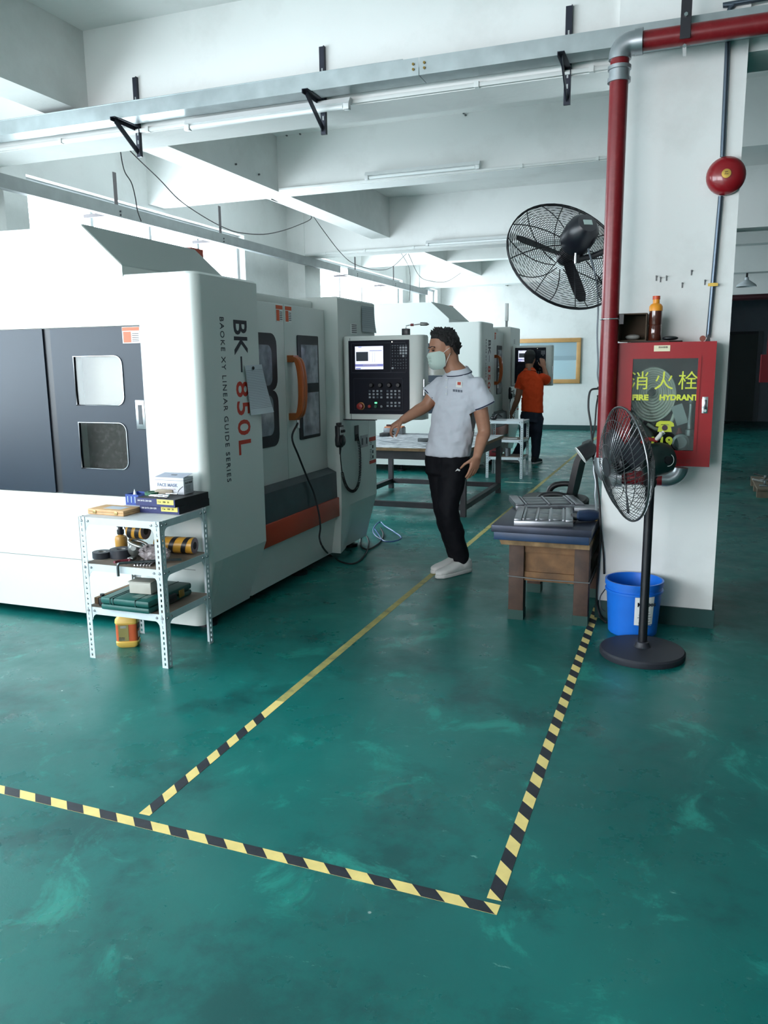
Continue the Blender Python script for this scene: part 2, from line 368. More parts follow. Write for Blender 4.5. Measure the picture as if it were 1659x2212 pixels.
def machine(first, label):
    X0, Y0 = -2.27, 3.45
    t = thing('machining_centre', label, 'machine', (X0-1.1, Y0+1.2, 0), 'vertical machining centres along the windows')
    # --- near pod
    def ring(z, xf, xc, y1, tip=0., r=.05):
        P = [(-4.5, Y0, z)]
        P += [(xc-r+r*math.sin(a), Y0+r-r*math.cos(a)+tip, z) for a in [PI/2*i/12 for i in range(13)]]
        P += [(xf, Y0+.13, z), (xf, y1, z), (-4.5, y1, z)]
        return P
    b = MB().loft([ring(.045, X0-.10, X0-.07, 4.0), ring(.39, X0, X0, 4.05), ring(1.85, X0, X0, 4.05), ring(1.862, X0-.012, X0-.012, 4.04, .008)])
    body = b.build('body_panel', MWHT, t, smooth=9)
    wz = ((1.207, 1.462), (.868, 1.115)); wx = (-3.053, -2.742)
    cut_ = MB().box((-4.35, Y0-.05, .722), (-2.613, Y0+.03, 1.612)); cutmb(body, cut_)
    for z0, z1 in wz: cutmb(body, MB().box((wx[0]-.02, Y0, z0-.02), (wx[1]+.02, Y0+.10, z1+.02)))
    sd = MB().box((-3.196, Y0+.008, .725), (-2.617, Y0+.026, 1.609)).build('side_door', MNAVY, t)
    for z0, z1 in wz:
        pl = [(u, Y0-.02, v) for u, v in rrect(wx[0], wx[1], z0, z1, .045)]; cutmb(sd, MB().prism(pl, (0, .08, 0)))
    sd2 = MB().box((-4.35, Y0+.006, .725), (-3.246, Y0+.024, 1.609)).build('side_door', MNAVY, t)
    MB().box((-3.246, Y0+.016, .725), (-3.196, Y0+.028, 1.609)).build('door_seal', MBLK, t)
    for i, (z0, z1) in enumerate(wz):
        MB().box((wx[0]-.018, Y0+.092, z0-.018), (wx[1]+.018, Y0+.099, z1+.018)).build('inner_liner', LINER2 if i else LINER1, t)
        pl = [(u, Y0+.013, v) for u, v in rrect(wx[0]-.0, wx[1]-.0, z0, z1, .045)]
        MB().prism(pl, (0, .005, 0)).build('window_pane', CLEAR, t)
        rim = [(u, Y0+.0065, v) for u, v in rrect(wx[0], wx[1], z0, z1, .045)]
        MB().tube([V(p) for p in rim], .004, 6, True).build('window_gasket', MSTL, t, smooth=60)
    hp = MB()
    hp.box((-2.672, Y0+.001, 1.085), (-2.617, Y0+.009, 1.235)).build('flush_handle', MSTL, t, bevel=.002)
    hs = [c for c in t.children if c.name.startswith('flush_handle')][-1]
    MB().box((-2.655, Y0-.001, 1.11), (-2.632, Y0+.004, 1.21)).build('recess_shade', M('shadow_steel', (60, 62, 64), .4, .8), hs)  # dark block puts the shade of a recess into its colour
    st = MB().box((-2.725, Y0+.004, 1.523), (-2.618, Y0+.008, 1.605)).build('warning_sticker', LABELW, t)
    MB().box((-2.723, Y0+.0025, 1.585), (-2.620, Y0+.0042, 1.603)).build('header_band', ORANGE, st)
    MB().box((-2.718, Y0+.0025, 1.527), (-2.672, Y0+.0042, 1.581)).build('pictogram', ORANGE, st)
    for k in range(5): MB().box((-2.664, Y0+.0025, 1.533+k*.009), (-2.624, Y0+.0042, 1.536+k*.009)).build('print_line', TXTBLK, st)
    sbox('panel_seam', (-4.5, Y0-.0008, .352), (-2.36, Y0+.001, .355), M('seam_grey', (120, 126, 124), .5), t)
    # sloped hood
    hd = MB().prism([(-2.695, Y0, 1.85), (-2.695, Y0, 1.905), (-2.93, Y0, 2.115), (-4.5, Y0, 2.135), (-4.5, Y0, 1.85)], (0, 1.02, 0)).build('hood', MWHT, t)
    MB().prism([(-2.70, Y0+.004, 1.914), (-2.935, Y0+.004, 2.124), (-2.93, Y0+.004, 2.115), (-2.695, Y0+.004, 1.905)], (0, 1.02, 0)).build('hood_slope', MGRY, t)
    q_ = ony(438, 540, 4.62); mc = sbox('motor_cover', (q_.x-.4, 4.48, 1.78), (q_.x, 4.62, q_.z-.05), MWHT, t); MB().box((q_.x-.4, 4.478, q_.z-.05), (q_.x+.001, 4.622, q_.z)).build('cap', MRED, mc)
    # --- middle frame and front doors
    sbox('frame', (-4.5, 4.05, .10), (-2.40, 5.16, 1.78), MWHT, t)
    sbox('top_cover', (-4.4, 4.30, 1.78), (-2.46, 5.16, 1.84), MWHT, t, bevel=.015)
    xd = -2.37
    def door(y0, y1, name='front_door'): return sbox(name, (xd-.03, y0, .66), (xd, y1, 1.775), MWHT, t, bevel=.004)
    B0, B1, BT, BB = 4.02, onx(597, 800, xd).y, onx(575, 719, xd).z, onx(575, 967, xd).z
    A0, A1, AT, AB = onx(640, 724, xd).y, onx(685, 727, xd).y, onx(660, 725, xd).z, onx(660, 948, xd).z
    if first:
        d1 = door(4.052, 4.556); zm = (BT+BB)/2
        k = MB()
        for z0, z1 in ((zm, BT), (BB, zm)):
            k.prism([(xd+.001, u, v) for u, v in rrect(B0+.035, B1, z0, z1, .07)], (.006, 0, 0))
        k.build('window_surround', MBLK, d1, smooth=30)
        for z0, z1 in ((zm+.03, BT-.07), (BB+.07, zm-.03)):
            MB().prism([(xd+.005, u, v) for u, v in rrect(B0+.035, B1-.07, z0, z1, .05)], (.004, 0, 0)).build('window_pane', DOORGL, d1)
    else:
        sbox('dark_interior_sheet', (xd-.035, 4.06, .70), (xd-.02, 4.70, 1.76), MBLK, t)  # thin black sheet stands for the shade inside the open doorway
        sbox('door_post', (xd-.02, 4.36, .66), (xd+.03, 4.44, 1.775), MWHT, t)
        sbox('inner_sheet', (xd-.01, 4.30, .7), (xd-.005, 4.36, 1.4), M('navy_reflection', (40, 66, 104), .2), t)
    d2 = door(4.56, 5.155)
    MB().prism([(xd+.001, u, v) for u, v in rrect(A0, A1, AB, AT, .012, True)], (.006, 0, 0)).build('window_surround', MBLK, d2)
    a0, a1 = onx(648, 760, xd).y, onx(683, 760, xd).y
    for z0, z1 in ((onx(665, 828, xd).z, onx(665, 745, xd).z), (onx(665, 940, xd).z, onx(665, 848, xd).z)):
        MB().box((xd+.005, a0, z0), (xd+.0095, a1, z1)).build('window_pane', DOORGL, d2)
    # warning stickers on both doors
    for y in ((4.455, 4.575) if first else (4.575,)):
        s = MB().box((xd, y, 1.665), (xd+.002, y+.085, 1.765)).build('warning_sticker', LABELW, t)
        MB().box((xd+.0015, y, 1.742), (xd+.003, y+.085, 1.765)).build('header_band', ORANGE, s)
        MB().box((xd+.0015, y+.004, 1.672), (xd+.003, y+.042, 1.738)).build('pictogram', ORANGE, s)
        for q in range(5): MB().box((xd+.0015, y+.048, 1.68+q*.011), (xd+.003, y+.08, 1.684+q*.011)).build('print_line', TXTBLK, s)
    # big curved handle
    hz0, hz1 = onx(620, 908, xd+.05).z, onx(620, 770, xd+.05).z
    HO = M('handle_orange', (172, 84, 32), .38, coat=.2)
    hh = None
    for q, yy in enumerate((4.60, 4.637)):
        pts = [V((xd-.002+.092*math.sin(PI*k/24)**.45, yy, hz1+(hz0-hz1)*(.5-.5*math.cos(PI*k/24)))) for k in range(25)]
        rings = []
        for p in pts:
            rings.append([p+V(o) for o in ((-.018, -.017, 0), (.012, -.017, 0), (.018, -.008, 0), (.018, .008, 0), (.012, .017, 0), (-.018, .017, 0))])
        h = MB().loft(rings)
        if q == 0: hh = h
        else: hh.add(h.v, h.f)
    hh.box((xd, 4.583, hz1-.035), (xd+.045, 4.654, hz1+.008)).box((xd, 4.583, hz0-.008), (xd+.045, 4.654, hz0+.035))
    hd_ = hh.build('door_handle', HO, t, smooth=40)
    MB().cyl((xd+.045, 4.62, hz0-.06), (xd+.045, 4.62, hz0-.008), .011).build('cable_gland', CHROME, hd_, smooth=40)
    # lower front
    MB().prism([(-2.40, 4.05, .465), (-2.302, 4.05, .465), (-2.306, 4.05, .655), (-2.372, 4.05, .685), (-2.40, 4.05, .685)], (0, 1.125, 0)).build('apron', M('apron_steel', (92, 98, 104), .4, .7, var=.1), t)
    sbox('orange_strip', (-2.40, 4.05, .335), (-2.288, 5.178, .472), MRED, t, bevel=.004)
    MB().prism([(-2.40, 4.0, .335), (-2.318, 4.0, .335), (-2.355, 4.0, .06), (-2.40, 4.0, .06)], (0, 1.175, 0)).build('kick_panel', MWHT, t)
    # --- booth with the controls
    def ring2(z, xf, xn, y1, r=.035):
        P = [(-3.2, 5.16, z), (xn, 5.16, z), ((xn+xf)/2, 5.30, z), (xf, 5.40, z)]
        P += [(xf-r+r*math.cos(a), y1-r+r*math.sin(a), z) for a in [PI/2*i/12 for i in range(13)]]
        return P+[(-3.2, y1, z)]
    bt = MB().loft([ring2(.06, X0-.07, X0-.015, 5.82), ring2(.395, X0, X0, 5.885), ring2(1.85, X0, X0, 5.885), ring2(1.862, X0-.01, X0-.01, 5.875)]).build('control_column', MWHT, t, smooth=9)
    sbox('slot', (X0, onx(766, 935, X0).y, onx(770, 952, X0).z), (X0+.004, onx(774, 935, X0).y, onx(770, 919, X0).z), MBLK, t)
    pl_ = sbox('steel_plate', (X0, onx(779, 950, X0).y, onx(785, 966, X0).z), (X0+.004, onx(794, 950, X0).y, onx(785, 940, X0).z), MSTL, t)
    for u in (782, 791): sbox('slit', (X0+.003, onx(u, 953, X0).y-.008, onx(785, 960, X0).z), (X0+.006, onx(u, 953, X0).y+.008, onx(785, 946, X0).z), MBLK, pl_)
    s0, s1 = onx(797, 950, X0).y, 5.846
    sz = [onx(806, y, X0).z for y in (1000, 993, 952, 943, 905)]
    sk = sbox('instruction_sticker', (X0, s0, sz[0]), (X0+.002, s1, sz[4]), LABELW, t)
    sbox('band', (X0+.0015, s0, sz[0]), (X0+.003, s1, sz[1]), TXTRED, sk); sbox('band', (X0+.0015, s0, sz[2]), (X0+.003, s1, sz[3]), TXTRED, sk)
    for k in range(12): sbox('print_line', (X0+.0015, s0+.008, sz[1]+.01+k*.012+(.03 if k > 6 else 0)), (X0+.003, s0+.05, sz[1]+.014+k*.012+(.03 if k > 6 else 0)), TXTBLK, sk)
    for k in range(3): sbox('pictogram', (X0+.0015, s0+.06, sz[1]+.012+k*.04), (X0+.003, s0+.085, sz[1]+.036+k*.04), TXTBLK, sk)
    lb = sbox('data_label', (X0, onx(758, 710, X0).y, onx(765, 722, X0).z), (X0+.002, onx(771, 710, X0).y, onx(765, 700, X0).z), LABELW, t)
    for k in range(5): sbox('print_line', (X0+.0015, onx(758, 710, X0).y+.01, onx(765, 722, X0).z+.01+k*.013), (X0+.003, onx(771, 710, X0).y-.01, onx(765, 722, X0).z+.015+k*.013), TXTBLK, lb)
    # --- control panel, facing down the hall
    yp = 5.20; px0, px1, pz0, pz1 = -2.214, -1.676, 1.026, 1.595
    pn = MB()
    prof = [(px0-.045, yp+.10), (px0-.045, yp+.03), (px0-.02, yp+.004), (px0+.012, yp), (px1-.06, yp), (px1-.03, yp+.004), (px1-.008, yp+.02), (px1, yp+.06), (px1, yp+.14), (px1-.02, yp+.16), (px0-.045, yp+.16)]
    pn.loft([[(x, y, pz0) for x, y in prof], [(x, y, pz1-.012) for x, y in prof], [(x*.985+(-.03), y+.01 if y < yp+.05 else y-.005, pz1) for x, y in prof]])
    P = pn.build('control_panel', MWHT, t, smooth=45)
    sbox('hinge_groove', (px0+.014, yp-.002, pz0), (px0+.018, yp+.004, pz1-.012), M('groove', (120, 130, 128), .5), P)
    sbox('hinge_bar', (px0-.045, yp-.002, pz0-.008), (px0+.19, yp+.05, pz0), MBLK, P)
    bx0, bx1, bz0, bz1 = -2.208, -1.766, 1.064, 1.564
    sbox('bezel', (bx0, yp-.006, bz0), (bx1, yp+.002, bz1), M('panel_navy', (10, 15, 30), .55, spec=.2), P)
    FR = M('panel_frame', (26, 34, 48), .5, spec=.3)
    k = MB()
    for (a, b_, c, d) in ((bx0+.02, bx1-.02, 1.345, 1.35), (bx0+.02, bx1-.02, 1.543, 1.548), (bx0+.035, bx1-.045, 1.09, 1.094), (bx0+.035, bx1-.045, 1.305, 1.309)):
        k.box((a, yp-.009, c), (b_, yp-.005, d))
    for (a, c, d) in ((bx0+.02, 1.345, 1.548), (bx1-.024, 1.345, 1.548), (bx0+.31, 1.35, 1.543), (bx0+.035, 1.09, 1.309), (bx1-.049, 1.09, 1.309)):
        k.box((a, yp-.009, c), (a+.004, yp-.005, d))
    k.build('panel_frame', FR, P)
    # screen
    sx0, sx1, sz0, sz1 = bx0+.05, bx0+.256, 1.37, 1.525
    SC = M('screen_glow', (222, 226, 246), .3, emit=.85); SD = M('screen_dark', (58, 66, 74), .3, emit=.25); SB = M('screen_blue', (130, 132, 196), .3, emit=.5); SY = M('screen_yellow', (214, 206, 150), .3, emit=.6)
    sc = sbox('screen', (sx0, yp-.009, sz0), (sx1, yp-.005, sz1), SC, P)
    w, h = sx1-sx0, sz1-sz0
    for nm, a, b_, c, d, m in (('graph_window', .04, .47, .36, .76, SD), ('title_bar', .12, .24, .955, .985, SB), ('list_bar', .52, .96, .79, .82, SB), ('status_bar', 0, 1, .12, .23, SB), ('prompt', .28, .8, .17, .21, SY), ('softkeys', .02, .2, .01, .06, SB), ('list', .70, .705, .3, .76, SB), ('list', .62, .625, .3, .76, SB)):
        sbox(nm, (sx0+a*w, yp-.0105, sz0+c*h), (sx0+b_*w, yp-.0085, sz0+d*h), m, P)
    # keys: too small to pick apart, one part
    K1 = M('key_grey', (150, 158, 166), .45); K2 = M('key_dim', (58, 72, 84), .45)
    kb = MB(); kd = MB()
    def key(mb, x, z, s=.010, hh=.009): mb.box((x-s/2, yp-.011, z-hh/2), (x+s/2, yp-.005, z+hh/2))
    for r in range(9):
        for c in range(6):
            x = bx0+.325+c*.0195; z = 1.53-r*.0185-(0 if r < 5 else .006)
            if r == 0 or (r == 6 and c > 1) and c < 4: key(kd, x, z-.004, .012, .007)
            elif (1 <= r <= 3 and c > 2) or (r == 4 and c == 4) or (r == 8 and c == 0): key(kb, x, z, .014, .013)
            else: key(kd, x, z, .008, .007)
    for bx, n_, rows, zt in ((.155, 4, 3, 1.222), (.286, 4, 3, 1.222), (.286, 4, 2, 1.142)):
        for r in range(rows):
            for c in range(n_): key(kb if (r+c) % 4 else kd, bx0+bx+c*.0285, zt-r*.0215, .014, .012)
    for mb, mm in ((kb, K1), (kd, K2)): o = mb.build('keypad', mm, P); o['kind'] = 'stuff'
    for c in range(4):
        MB().lathe([(.017, 0), (.017, .012), (.012, .022), (0, .022)], (bx0+.17+c*.0655, yp-.006, 1.262), (0, -1, 0), 16).build('selector_knob', BLKPL, P, smooth=40)
    es = MB().lathe([(.027, 0), (.027, .004), (.02, .006), (.02, .012)], (bx0+.088, yp-.006, 1.118), (0, -1, 0), 20).build('button_collar', M('button_collar', (170, 110, 50), .4), P, smooth=40)
    MB().lathe([(.012, .01), (.012, .02), (.022, .022), (.021, .034), (0, .037)], (bx0+.088, yp-.006, 1.118), (0, -1, 0), 20).build('emergency_button', M('button_red', (150, 38, 34), .35), P, smooth=40)
    for dx, m in ((.152, M('button_red', ())if 0 else M('button_red', (150, 38, 34), .35)), (.198, M('button_green', (10, 92, 66), .35))):
        MB().lathe([(.012, 0), (.012, .006), (.010, .010), (0, .010)], (bx0+dx, yp-.006, 1.117), (0, -1, 0), 16).build('push_button', m, P, smooth=40)
    sbox('indicator_lamp', (bx0+.19, yp-.010, 1.136), (bx0+.207, yp-.005, 1.146), M('led_green', (110, 255, 170), .4, emit=1.2), P)
    sbox('indicator_lamp', (bx0+.318, yp-.010, 1.548), (bx0+.325, yp-.005, 1.554), M('led_white', (255, 250, 230), .4, emit=1.5), P)
    MB().cyl((bx0+.243, yp-.006, 1.117), (bx0+.243, yp-.02, 1.117), .009).build('key_switch', CHROME, P, smooth=40)
    sbox('side_hinge', (px1-.002, yp+.03, 1.19), (px1+.006, yp+.05, 1.30), MSTL, P)
    # lettering on the near pod, read downwards
    yb = onx(505, 708, X0).y; yl = onx(512, 840, X0).y
    text('BK', .192, TXTBLK, t, (X0, yb, onx(518, 688, X0).z), (0, 0, -1), (0, 1, 0), bold=.003, sx=.80)
    sbox('dash', (X0, yb+.055, onx(525, 804, X0).z), (X0+.0012, yb+.07, onx(525, 770, X0).z), TXTBLK, t)
    text('850L', .185, TXTRED, t, (X0, yb, onx(525, 822, X0).z), (0, 0, -1), (0, 1, 0), bold=.002, sx=1.0, space=1.12)
    o = text('BAOKE XY LINEAR GUIDE SERIES', .056, TXTBLK, t, (X0, 3.655, 1.655), (0, 0, -1), (0, 1, 0), sx=.85, space=1.26); o['kind'] = 'stuff'
    # feet
    for x in (-2.42, -3.4, -4.3):
        for y in (3.62, 4.75, 5.65):
            MB().lathe([(.06, -OFF.z), (.06, .02-OFF.z), (.02, .025-OFF.z), (.02, .12)], (x, y, 0), n=12).build('levelling_foot', MBLK, t, smooth=40)
    sbox('base_casting', (-4.3, 3.7, .05), (-2.6, 5.7, .2), MBLK, t)
    # hand wheel pendant hanging on the column
    cx = X0; c = onx(736, 940, cx+.03)
    g = thing('handwheel_pendant', 'black handwheel pendant with coiled cable hanging on the %s machine\'s control column' % ('near' if first else 'far'), 'pendant', (cx, c.y, c.z-.08))
    hb = MB()
    hb.loft([[(cx+dx, c.y+sy*w_, c.z+z_) for dx, sy in ((.004, -1), (.004, 1), (.032, 1), (.04, .8), (.04, -.8), (.032, -1))] for z_, w_ in ((-.085, .018), (-.07, .04), (-.03, .046), (.0, .038), (.06, .042), (.068, .038))]).build('housing', BLKPL, g, bevel=.003)
    MB().box((cx+.039, c.y-.034, c.z+.004), (cx+.042, c.y+.034, c.z+.058)).build('face_plate', M('plate_grey', (186, 190, 190), .4, .4), g)
    for dy in (-.017, .017): MB().cyl((cx+.041, c.y+dy, c.z+.028), (cx+.055, c.y+dy, c.z+.028), .010, n=12).build('selector_knob', BLKPL, g, smooth=40)
    MB().lathe([(.036, 0), (.036, .012), (.028, .016), (0, .016)], (cx+.04, c.y, c.z-.038), (1, 0, 0), 24).build('handwheel', BLKPL, g, smooth=40)
    MB().box((cx+.005, c.y-.022, c.z+.066), (cx+.03, c.y+.022, c.z+.086)).build('switch_block', BLKPL, g, bevel=.002)
    MB().cyl((cx+.025, c.y, c.z-.085), (cx+.02, c.y+.004, c.z-.135), .009, .005, 10).build('strain_relief', RUBBER, g, smooth=40)
    q = [onx(u, v, cx+.016) for u, v in ((735, 978), (736, 995), (740, 1025), (747, 1048), (757, 1060), (768, 1058), (776, 1038), (778, 1000), (776, 965), (771, 938))]
    path = catmull(q, 12); MB().tube(path[:24], .004, 8).build('cable', RUBBER, g, smooth=60)
    path = path[22:]; L = [0]
    for a, b_ in zip(path, path[1:]): L.append(L[-1]+(b_-a).length)
    fr = frames(path); hl = []; turns = 62 if first else 24; spt = 9
    for i in range(turns*spt+1):
        s_ = L[-1]*i/(turns*spt); j = max(k_ for k_ in range(len(L)) if L[k_] <= s_+1e-9); j = min(j, len(path)-2)
        f = (s_-L[j])/max(L[j+1]-L[j], 1e-6); p = path[j].lerp(path[j+1], f); a = 2*PI*i/spt
        hl.append(p+(fr[j][1]*math.cos(a)+fr[j][2]*math.sin(a))*.0085)
    MB().tube(hl, .0032, 5).build('coiled_cable', RUBBER, g, smooth=60)
    return t
m1 = machine(True, 'white machining centre with dark side doors, nearest the camera')
OFF = V((-.14, 6.45, .05))
m2 = machine(False, 'white machining centre further away behind the steel workbench')
lp = thing('status_lamp', 'slim white status lamp on top of the far machine', 'lamp', (-2.36, 5.30, 1.864))
sbox('stem', (-2.375, 5.285, 1.864), (-2.345, 5.315, 1.95), M('lamp_stem', (150, 155, 155), .4), lp)
sbox('tube', (-2.385, 5.28, 1.95), (-2.335, 5.32, 2.20), M('lamp_tube', (235, 238, 236), .25), lp, bevel=.006)
OFF = V((0, 0, 0))
# ============================================================ fixtures on beams and columns
GALV = M('galvanised', (172, 182, 184), .38, .75, var=.12, scale=9)
DKST = M('dark_slotted_steel', (40, 44, 56), .45, .4)
PIPER = M('pipe_red', (112, 10, 20), .36, var=.12, scale=4, coat=.1, dirt=(150, 60, 62), dscale=30, damt=.25)
CASTG = M('cast_fitting', (168, 174, 178), .36, .85, var=.1)
PVC = M('white_conduit', (218, 222, 220), .5)
WIRE = M('wire_black', (26, 26, 30), .55)
# steel trunking on brackets along the main beam
yt0, yt1 = 4.25, 4.385
zt = ony(1300, 108, yt0).z; zt2 = ony(400, 233, yt0).z; ztb = (zt+zt2)/2; xs = ony(905, 160, yt0).x
tr = thing('cable_trunking', 'galvanised steel cable trunking running along the main beam', 'trunking', ((XL+xs)/2, 4.32, ztb))
for a, b in ((XL+.02, xs-.002), (xs+.002, 1.6)):
    MB().box((a, yt0, ztb), (b, yt0+.003, ztb+.085)).box((a, yt0+.003, ztb), (b, yt1, ztb+.003)).box((a, yt1-.003, ztb), (b, yt1, ztb+.085)).build('channel', GALV, tr)
sbox('lid', (XL+.02, yt0-.004, ztb+.085), (ony(870, 150, yt0).x, yt1+.002, ztb+.088), GALV, tr)
for dx in (-.03, .03):
    for dz in (.03, .055): MB().cyl((xs+dx, yt0-.008, ztb+dz), (xs+dx, yt0, ztb+dz), .007, n=6).build('bolt', M('brass_bolt', (130, 110, 60), .4, .8), tr)
brx = [ony(295, 230, 4.44).x, ony(697, 170, 4.44).x, ony(1228, 95, 4.44).x]
for i, x in enumerate(brx):
    b = thing('trunking_bracket', ('black slotted bracket under the trunking, leftmost of three', 'black slotted bracket under the trunking, middle of three', 'black slotted bracket under the trunking, nearest the red pipe')[i], 'bracket', (x, 4.44, ztb-.2), 'slotted trunking brackets')
    MB().box((x-.017, 4.436, ztb-.175), (x+.017, 4.45, ztb+.285)).box((x+.013, 4.425, ztb-.175), (x+.017, 4.436, ztb+.285)).build('upright', DKST, b)
    MB().box((x-.017, 4.20, ztb-.004), (x+.017, 4.436, ztb-.0005)).box((x-.017, 4.20, ztb-.022), (x-.013, 4.436, ztb-.004)).build('arm', DKST, b)
    MB().bar((x, 4.225, ztb-.018), (x, 4.43, ztb-.15), .034, .006, (1, 0, 0)).build('brace', DKST, b)
    for k in range(7):
        if -.02 < -.15+k*.05+.005 < .09: continue
        MB().box((x-.004, 4.4335, ztb-.15+k*.05), (x+.004, 4.4362, ztb-.15+k*.05+.022)).build('slot', M('slot_light', (170, 176, 176), .7), b)
# white conduits under the beams, with clips
def conduit(y, z, x0, x1, clips, label):
    t = thing('cable_conduit', label, 'conduit', ((x0+x1)/2, y, z), 'white conduits on the beams')
    sbox('channel', (x0, y-.02, z), (x1, y, z+.022), PVC, t, bevel=.003)
    for c in clips: sbox('clip', (c-.012, y-.026, z-.003), (c+.012, y+.0, z+.026), PVC, t)
conduit(4.449, 2.833, XL+.02, CX0-.02, [ony(x, 250, 4.44).x for x in (128, 318, 1030, 1275)], 'white conduit along the lower edge of the nearest beam')
conduit(6.999, ZS+.004, -3.64, CX0, [ony(x, 370, 7).x for x in (1127, 1290)], 'white conduit along the second beam')
conduit(9.975, ZM+.004, -4.84, CX0-.02, [ony(x, 540, 10).x for x in (705, 790, 895)], 'white conduit along the third beam')
def batten(x0, x1, y, z, label):
    t = thing('fluorescent_batten', label, 'light fixture', ((x0+x1)/2, y, z), 'fluorescent battens on the beams')
    MB().prism([(x0, y, z+.05), (x0, y-.03, z+.05), (x0, y-.05, z+.02), (x0, y-.02, z+.012), (x0, y, z+.012)], (x1-x0, 0, 0)).build('body', M('batten_white', (222, 226, 226), .4), t)
    MB().cyl((x0+.04, y-.035, z), (x1-.04, y-.035, z), .013, n=12).build('tube', M('tube_white', (235, 240, 240), .25), t, smooth=40)
    for a in (x0, x1-.035): sbox('lamp_holder', (a, y-.052, z-.016), (a+.035, y-.018, z+.016), M('batten_white', ()) if 0 else M('batten_white', (222, 226, 226), .4), t, bevel=.003)
batten(ony(402, 270, 4.4).x, ony(757, 235, 4.4).x, 4.425, ony(400, 283, 4.4).z+.012, 'unlit fluorescent batten on the nearest beam')
batten(ony(790, 400, 6.95).x, ony(1037, 378, 6.95).x, 6.97, ZS+.03, 'unlit fluorescent batten on the second beam')
batten(ony(922, 540, 9.95).x, ony(1104, 525, 9.95).x, 9.95, ZM+.03, 'unlit fluorescent batten on the third beam')
# hanging steel rail in front of the left windows
xr = -4.72
zr = (onx(0, 376, xr).z+onx(500, 508, xr).z)/2; hr = zr-onx(0, 408, xr).z; hr = min(max(hr, .08), .1)
ya, yb_, yc, yd = 3.6, onx(735, 572, xr).y, onx(751, 576, xr).y, onx(944, 632, xr).y
for i, (a, b) in enumerate(((ya, yb_), (yc, 15.0))):
    r = thing('hanging_rail', ('galvanised steel channel hanging before the nearer windows', 'galvanised steel channel hanging before the far windows')[i], 'rail', (xr, (a+b)/2, zr-hr))
    MB().box((xr, a, zr-hr), (xr+.004, b, zr)).box((xr-.06, a, zr-hr), (xr, b, zr-hr+.004)).box((xr-.06, a, zr-.004), (xr, b, zr)).build('channel', M('rail_grey', (138, 144, 144), .5, .3, var=.1, scale=7), r)
    for x, y in (((247, 372), (474, 445)), ((767, 555), (850, 568)))[i]:
        p = onx(x, y, xr-.03); sbox('hanger_strap', (xr-.035, p.y-.022, zr-hr+.01), (xr-.03, p.y+.022, p.z), M('strap_dark', (92, 88, 90), .5, .5), r)
        sbox('wall_arm', (XL, p.y-.02, zr-hr+.02), (xr-.035, p.y+.02, zr-hr+.05), M('strap_dark', (92, 88, 90), .5, .5), r)
        for dz in (.02, .05): MB().cyl((xr+.004, p.y, zr-hr+dz), (xr+.01, p.y, zr-hr+dz), .008, n=6).build('bolt', DKST, r)
sbox('end_bracket', (-4.851, 14.92, zr-hr+.01), (xr, 14.96, zr-.01), GALV, r)
# thin wires strung between the beams
def wire(pts, label, r=.0045, name='wire', k=6, m=None):
    return tag(MB().tube(catmull(pts, k), r, 6).build(name, m or WIRE, smooth=60), label, 'wire')
wire([onx(x, y, -4.0) for x, y in ((258, 308), (263, 345), (270, 372), (284, 395), (292, 425), (297, 455), (305, 478))], 'black wire dangling behind the nearest beam')
wire([onx(x, y, -4.0) for x, y in ((264, 308), (300, 345), (345, 388), (385, 430), (430, 462), (478, 489), (520, 503), (580, 505), (640, 488), (672, 466))]+[V((-3.86, 7.25, 2.985))], 'long black wire sagging from the nearest beam to the hooks')
wire([onx(x, y, -4.0) for x, y in ((676, 466), (700, 500), (735, 545), (765, 570), (810, 583), (845, 578), (878, 548))], 'black wire sagging beneath the third beam', .004)
wire([V((onz(880, 548, ZM).x, 10.05, ZM+.005))]+[onx(x, y, -4.0) for x, y in ((884, 580), (886, 620), (884, 650))], 'thin wire hanging straight down beyond the third beam', .004)
wire([onx(x, y, -3.9) for x, y in ((882, 548), (905, 595), (930, 607), (965, 608), (998, 588))], 'thin wire looping towards the far wall', .004)
# red fire pipe: riser, tee, elbow and the run along the ceiling
yp_ = 4.175; pr = .0425
xv = (ony(1331, 180, yp_).x+ony(1311, 1000, yp_).x)/2
zt_ = ony(1327, 160, yp_).z; ze = ony(1330, 97, yp_).z; zlo = ony(1303, 1000, yp_).z
fp = thing('fire_pipe', 'glossy red fire water pipe rising beside the column', 'pipe', (xv, yp_, zlo))
MB().cyl((xv, yp_, zlo), (xv, yp_, zt_-.02), pr, n=24).build('riser', PIPER, fp, smooth=40)
MB().lathe([(.053, -.04), (.053, -.022), (.047, -.02), (.047, .012), (.053, .014), (.053, .03)], (xv, yp_, zt_), n=24).build('tee_fitting', CASTG, fp, smooth=30)
MB().cyl((xv, yp_, zt_), (xv, yp_, ze-.06), pr, n=24).build('short_pipe', PIPER, fp, smooth=40)
el = [V((xv+.055-.055*math.cos(a), yp_, ze-.055+.055*math.sin(a))) for a in [PI/2*i/10 for i in range(11)]]
MB().tube([el[0]-V((0, 0, .012))]+el+[el[-1]+V((.02, 0, 0))], .051, 24).build('elbow', CASTG, fp, smooth=40)
MB().cyl((el[-1].x+.01, yp_, ze), (el[-1].x+.045, yp_, ze), .057, n=24).build('elbow_collar', CASTG, fp, smooth=40)
MB().cyl((el[-1].x+.03, yp_, ze), (2.2, yp_, ze), pr, n=24).build('ceiling_run', PIPER, fp, smooth=40)
zb_ = zlo-.07
e2 = [V((xv+.07-.07*math.cos(a), yp_, zlo-.07*math.sin(a))) for a in [PI/2*i/8 for i in range(9)]]
MB().tube([e2[0]+V((0, 0, .03))]+e2+[e2[-1]+V((.02, 0, 0))], .051, 20).build('elbow', CASTG, fp, smooth=40)
xe = ony(1440, 1025, yp_).x
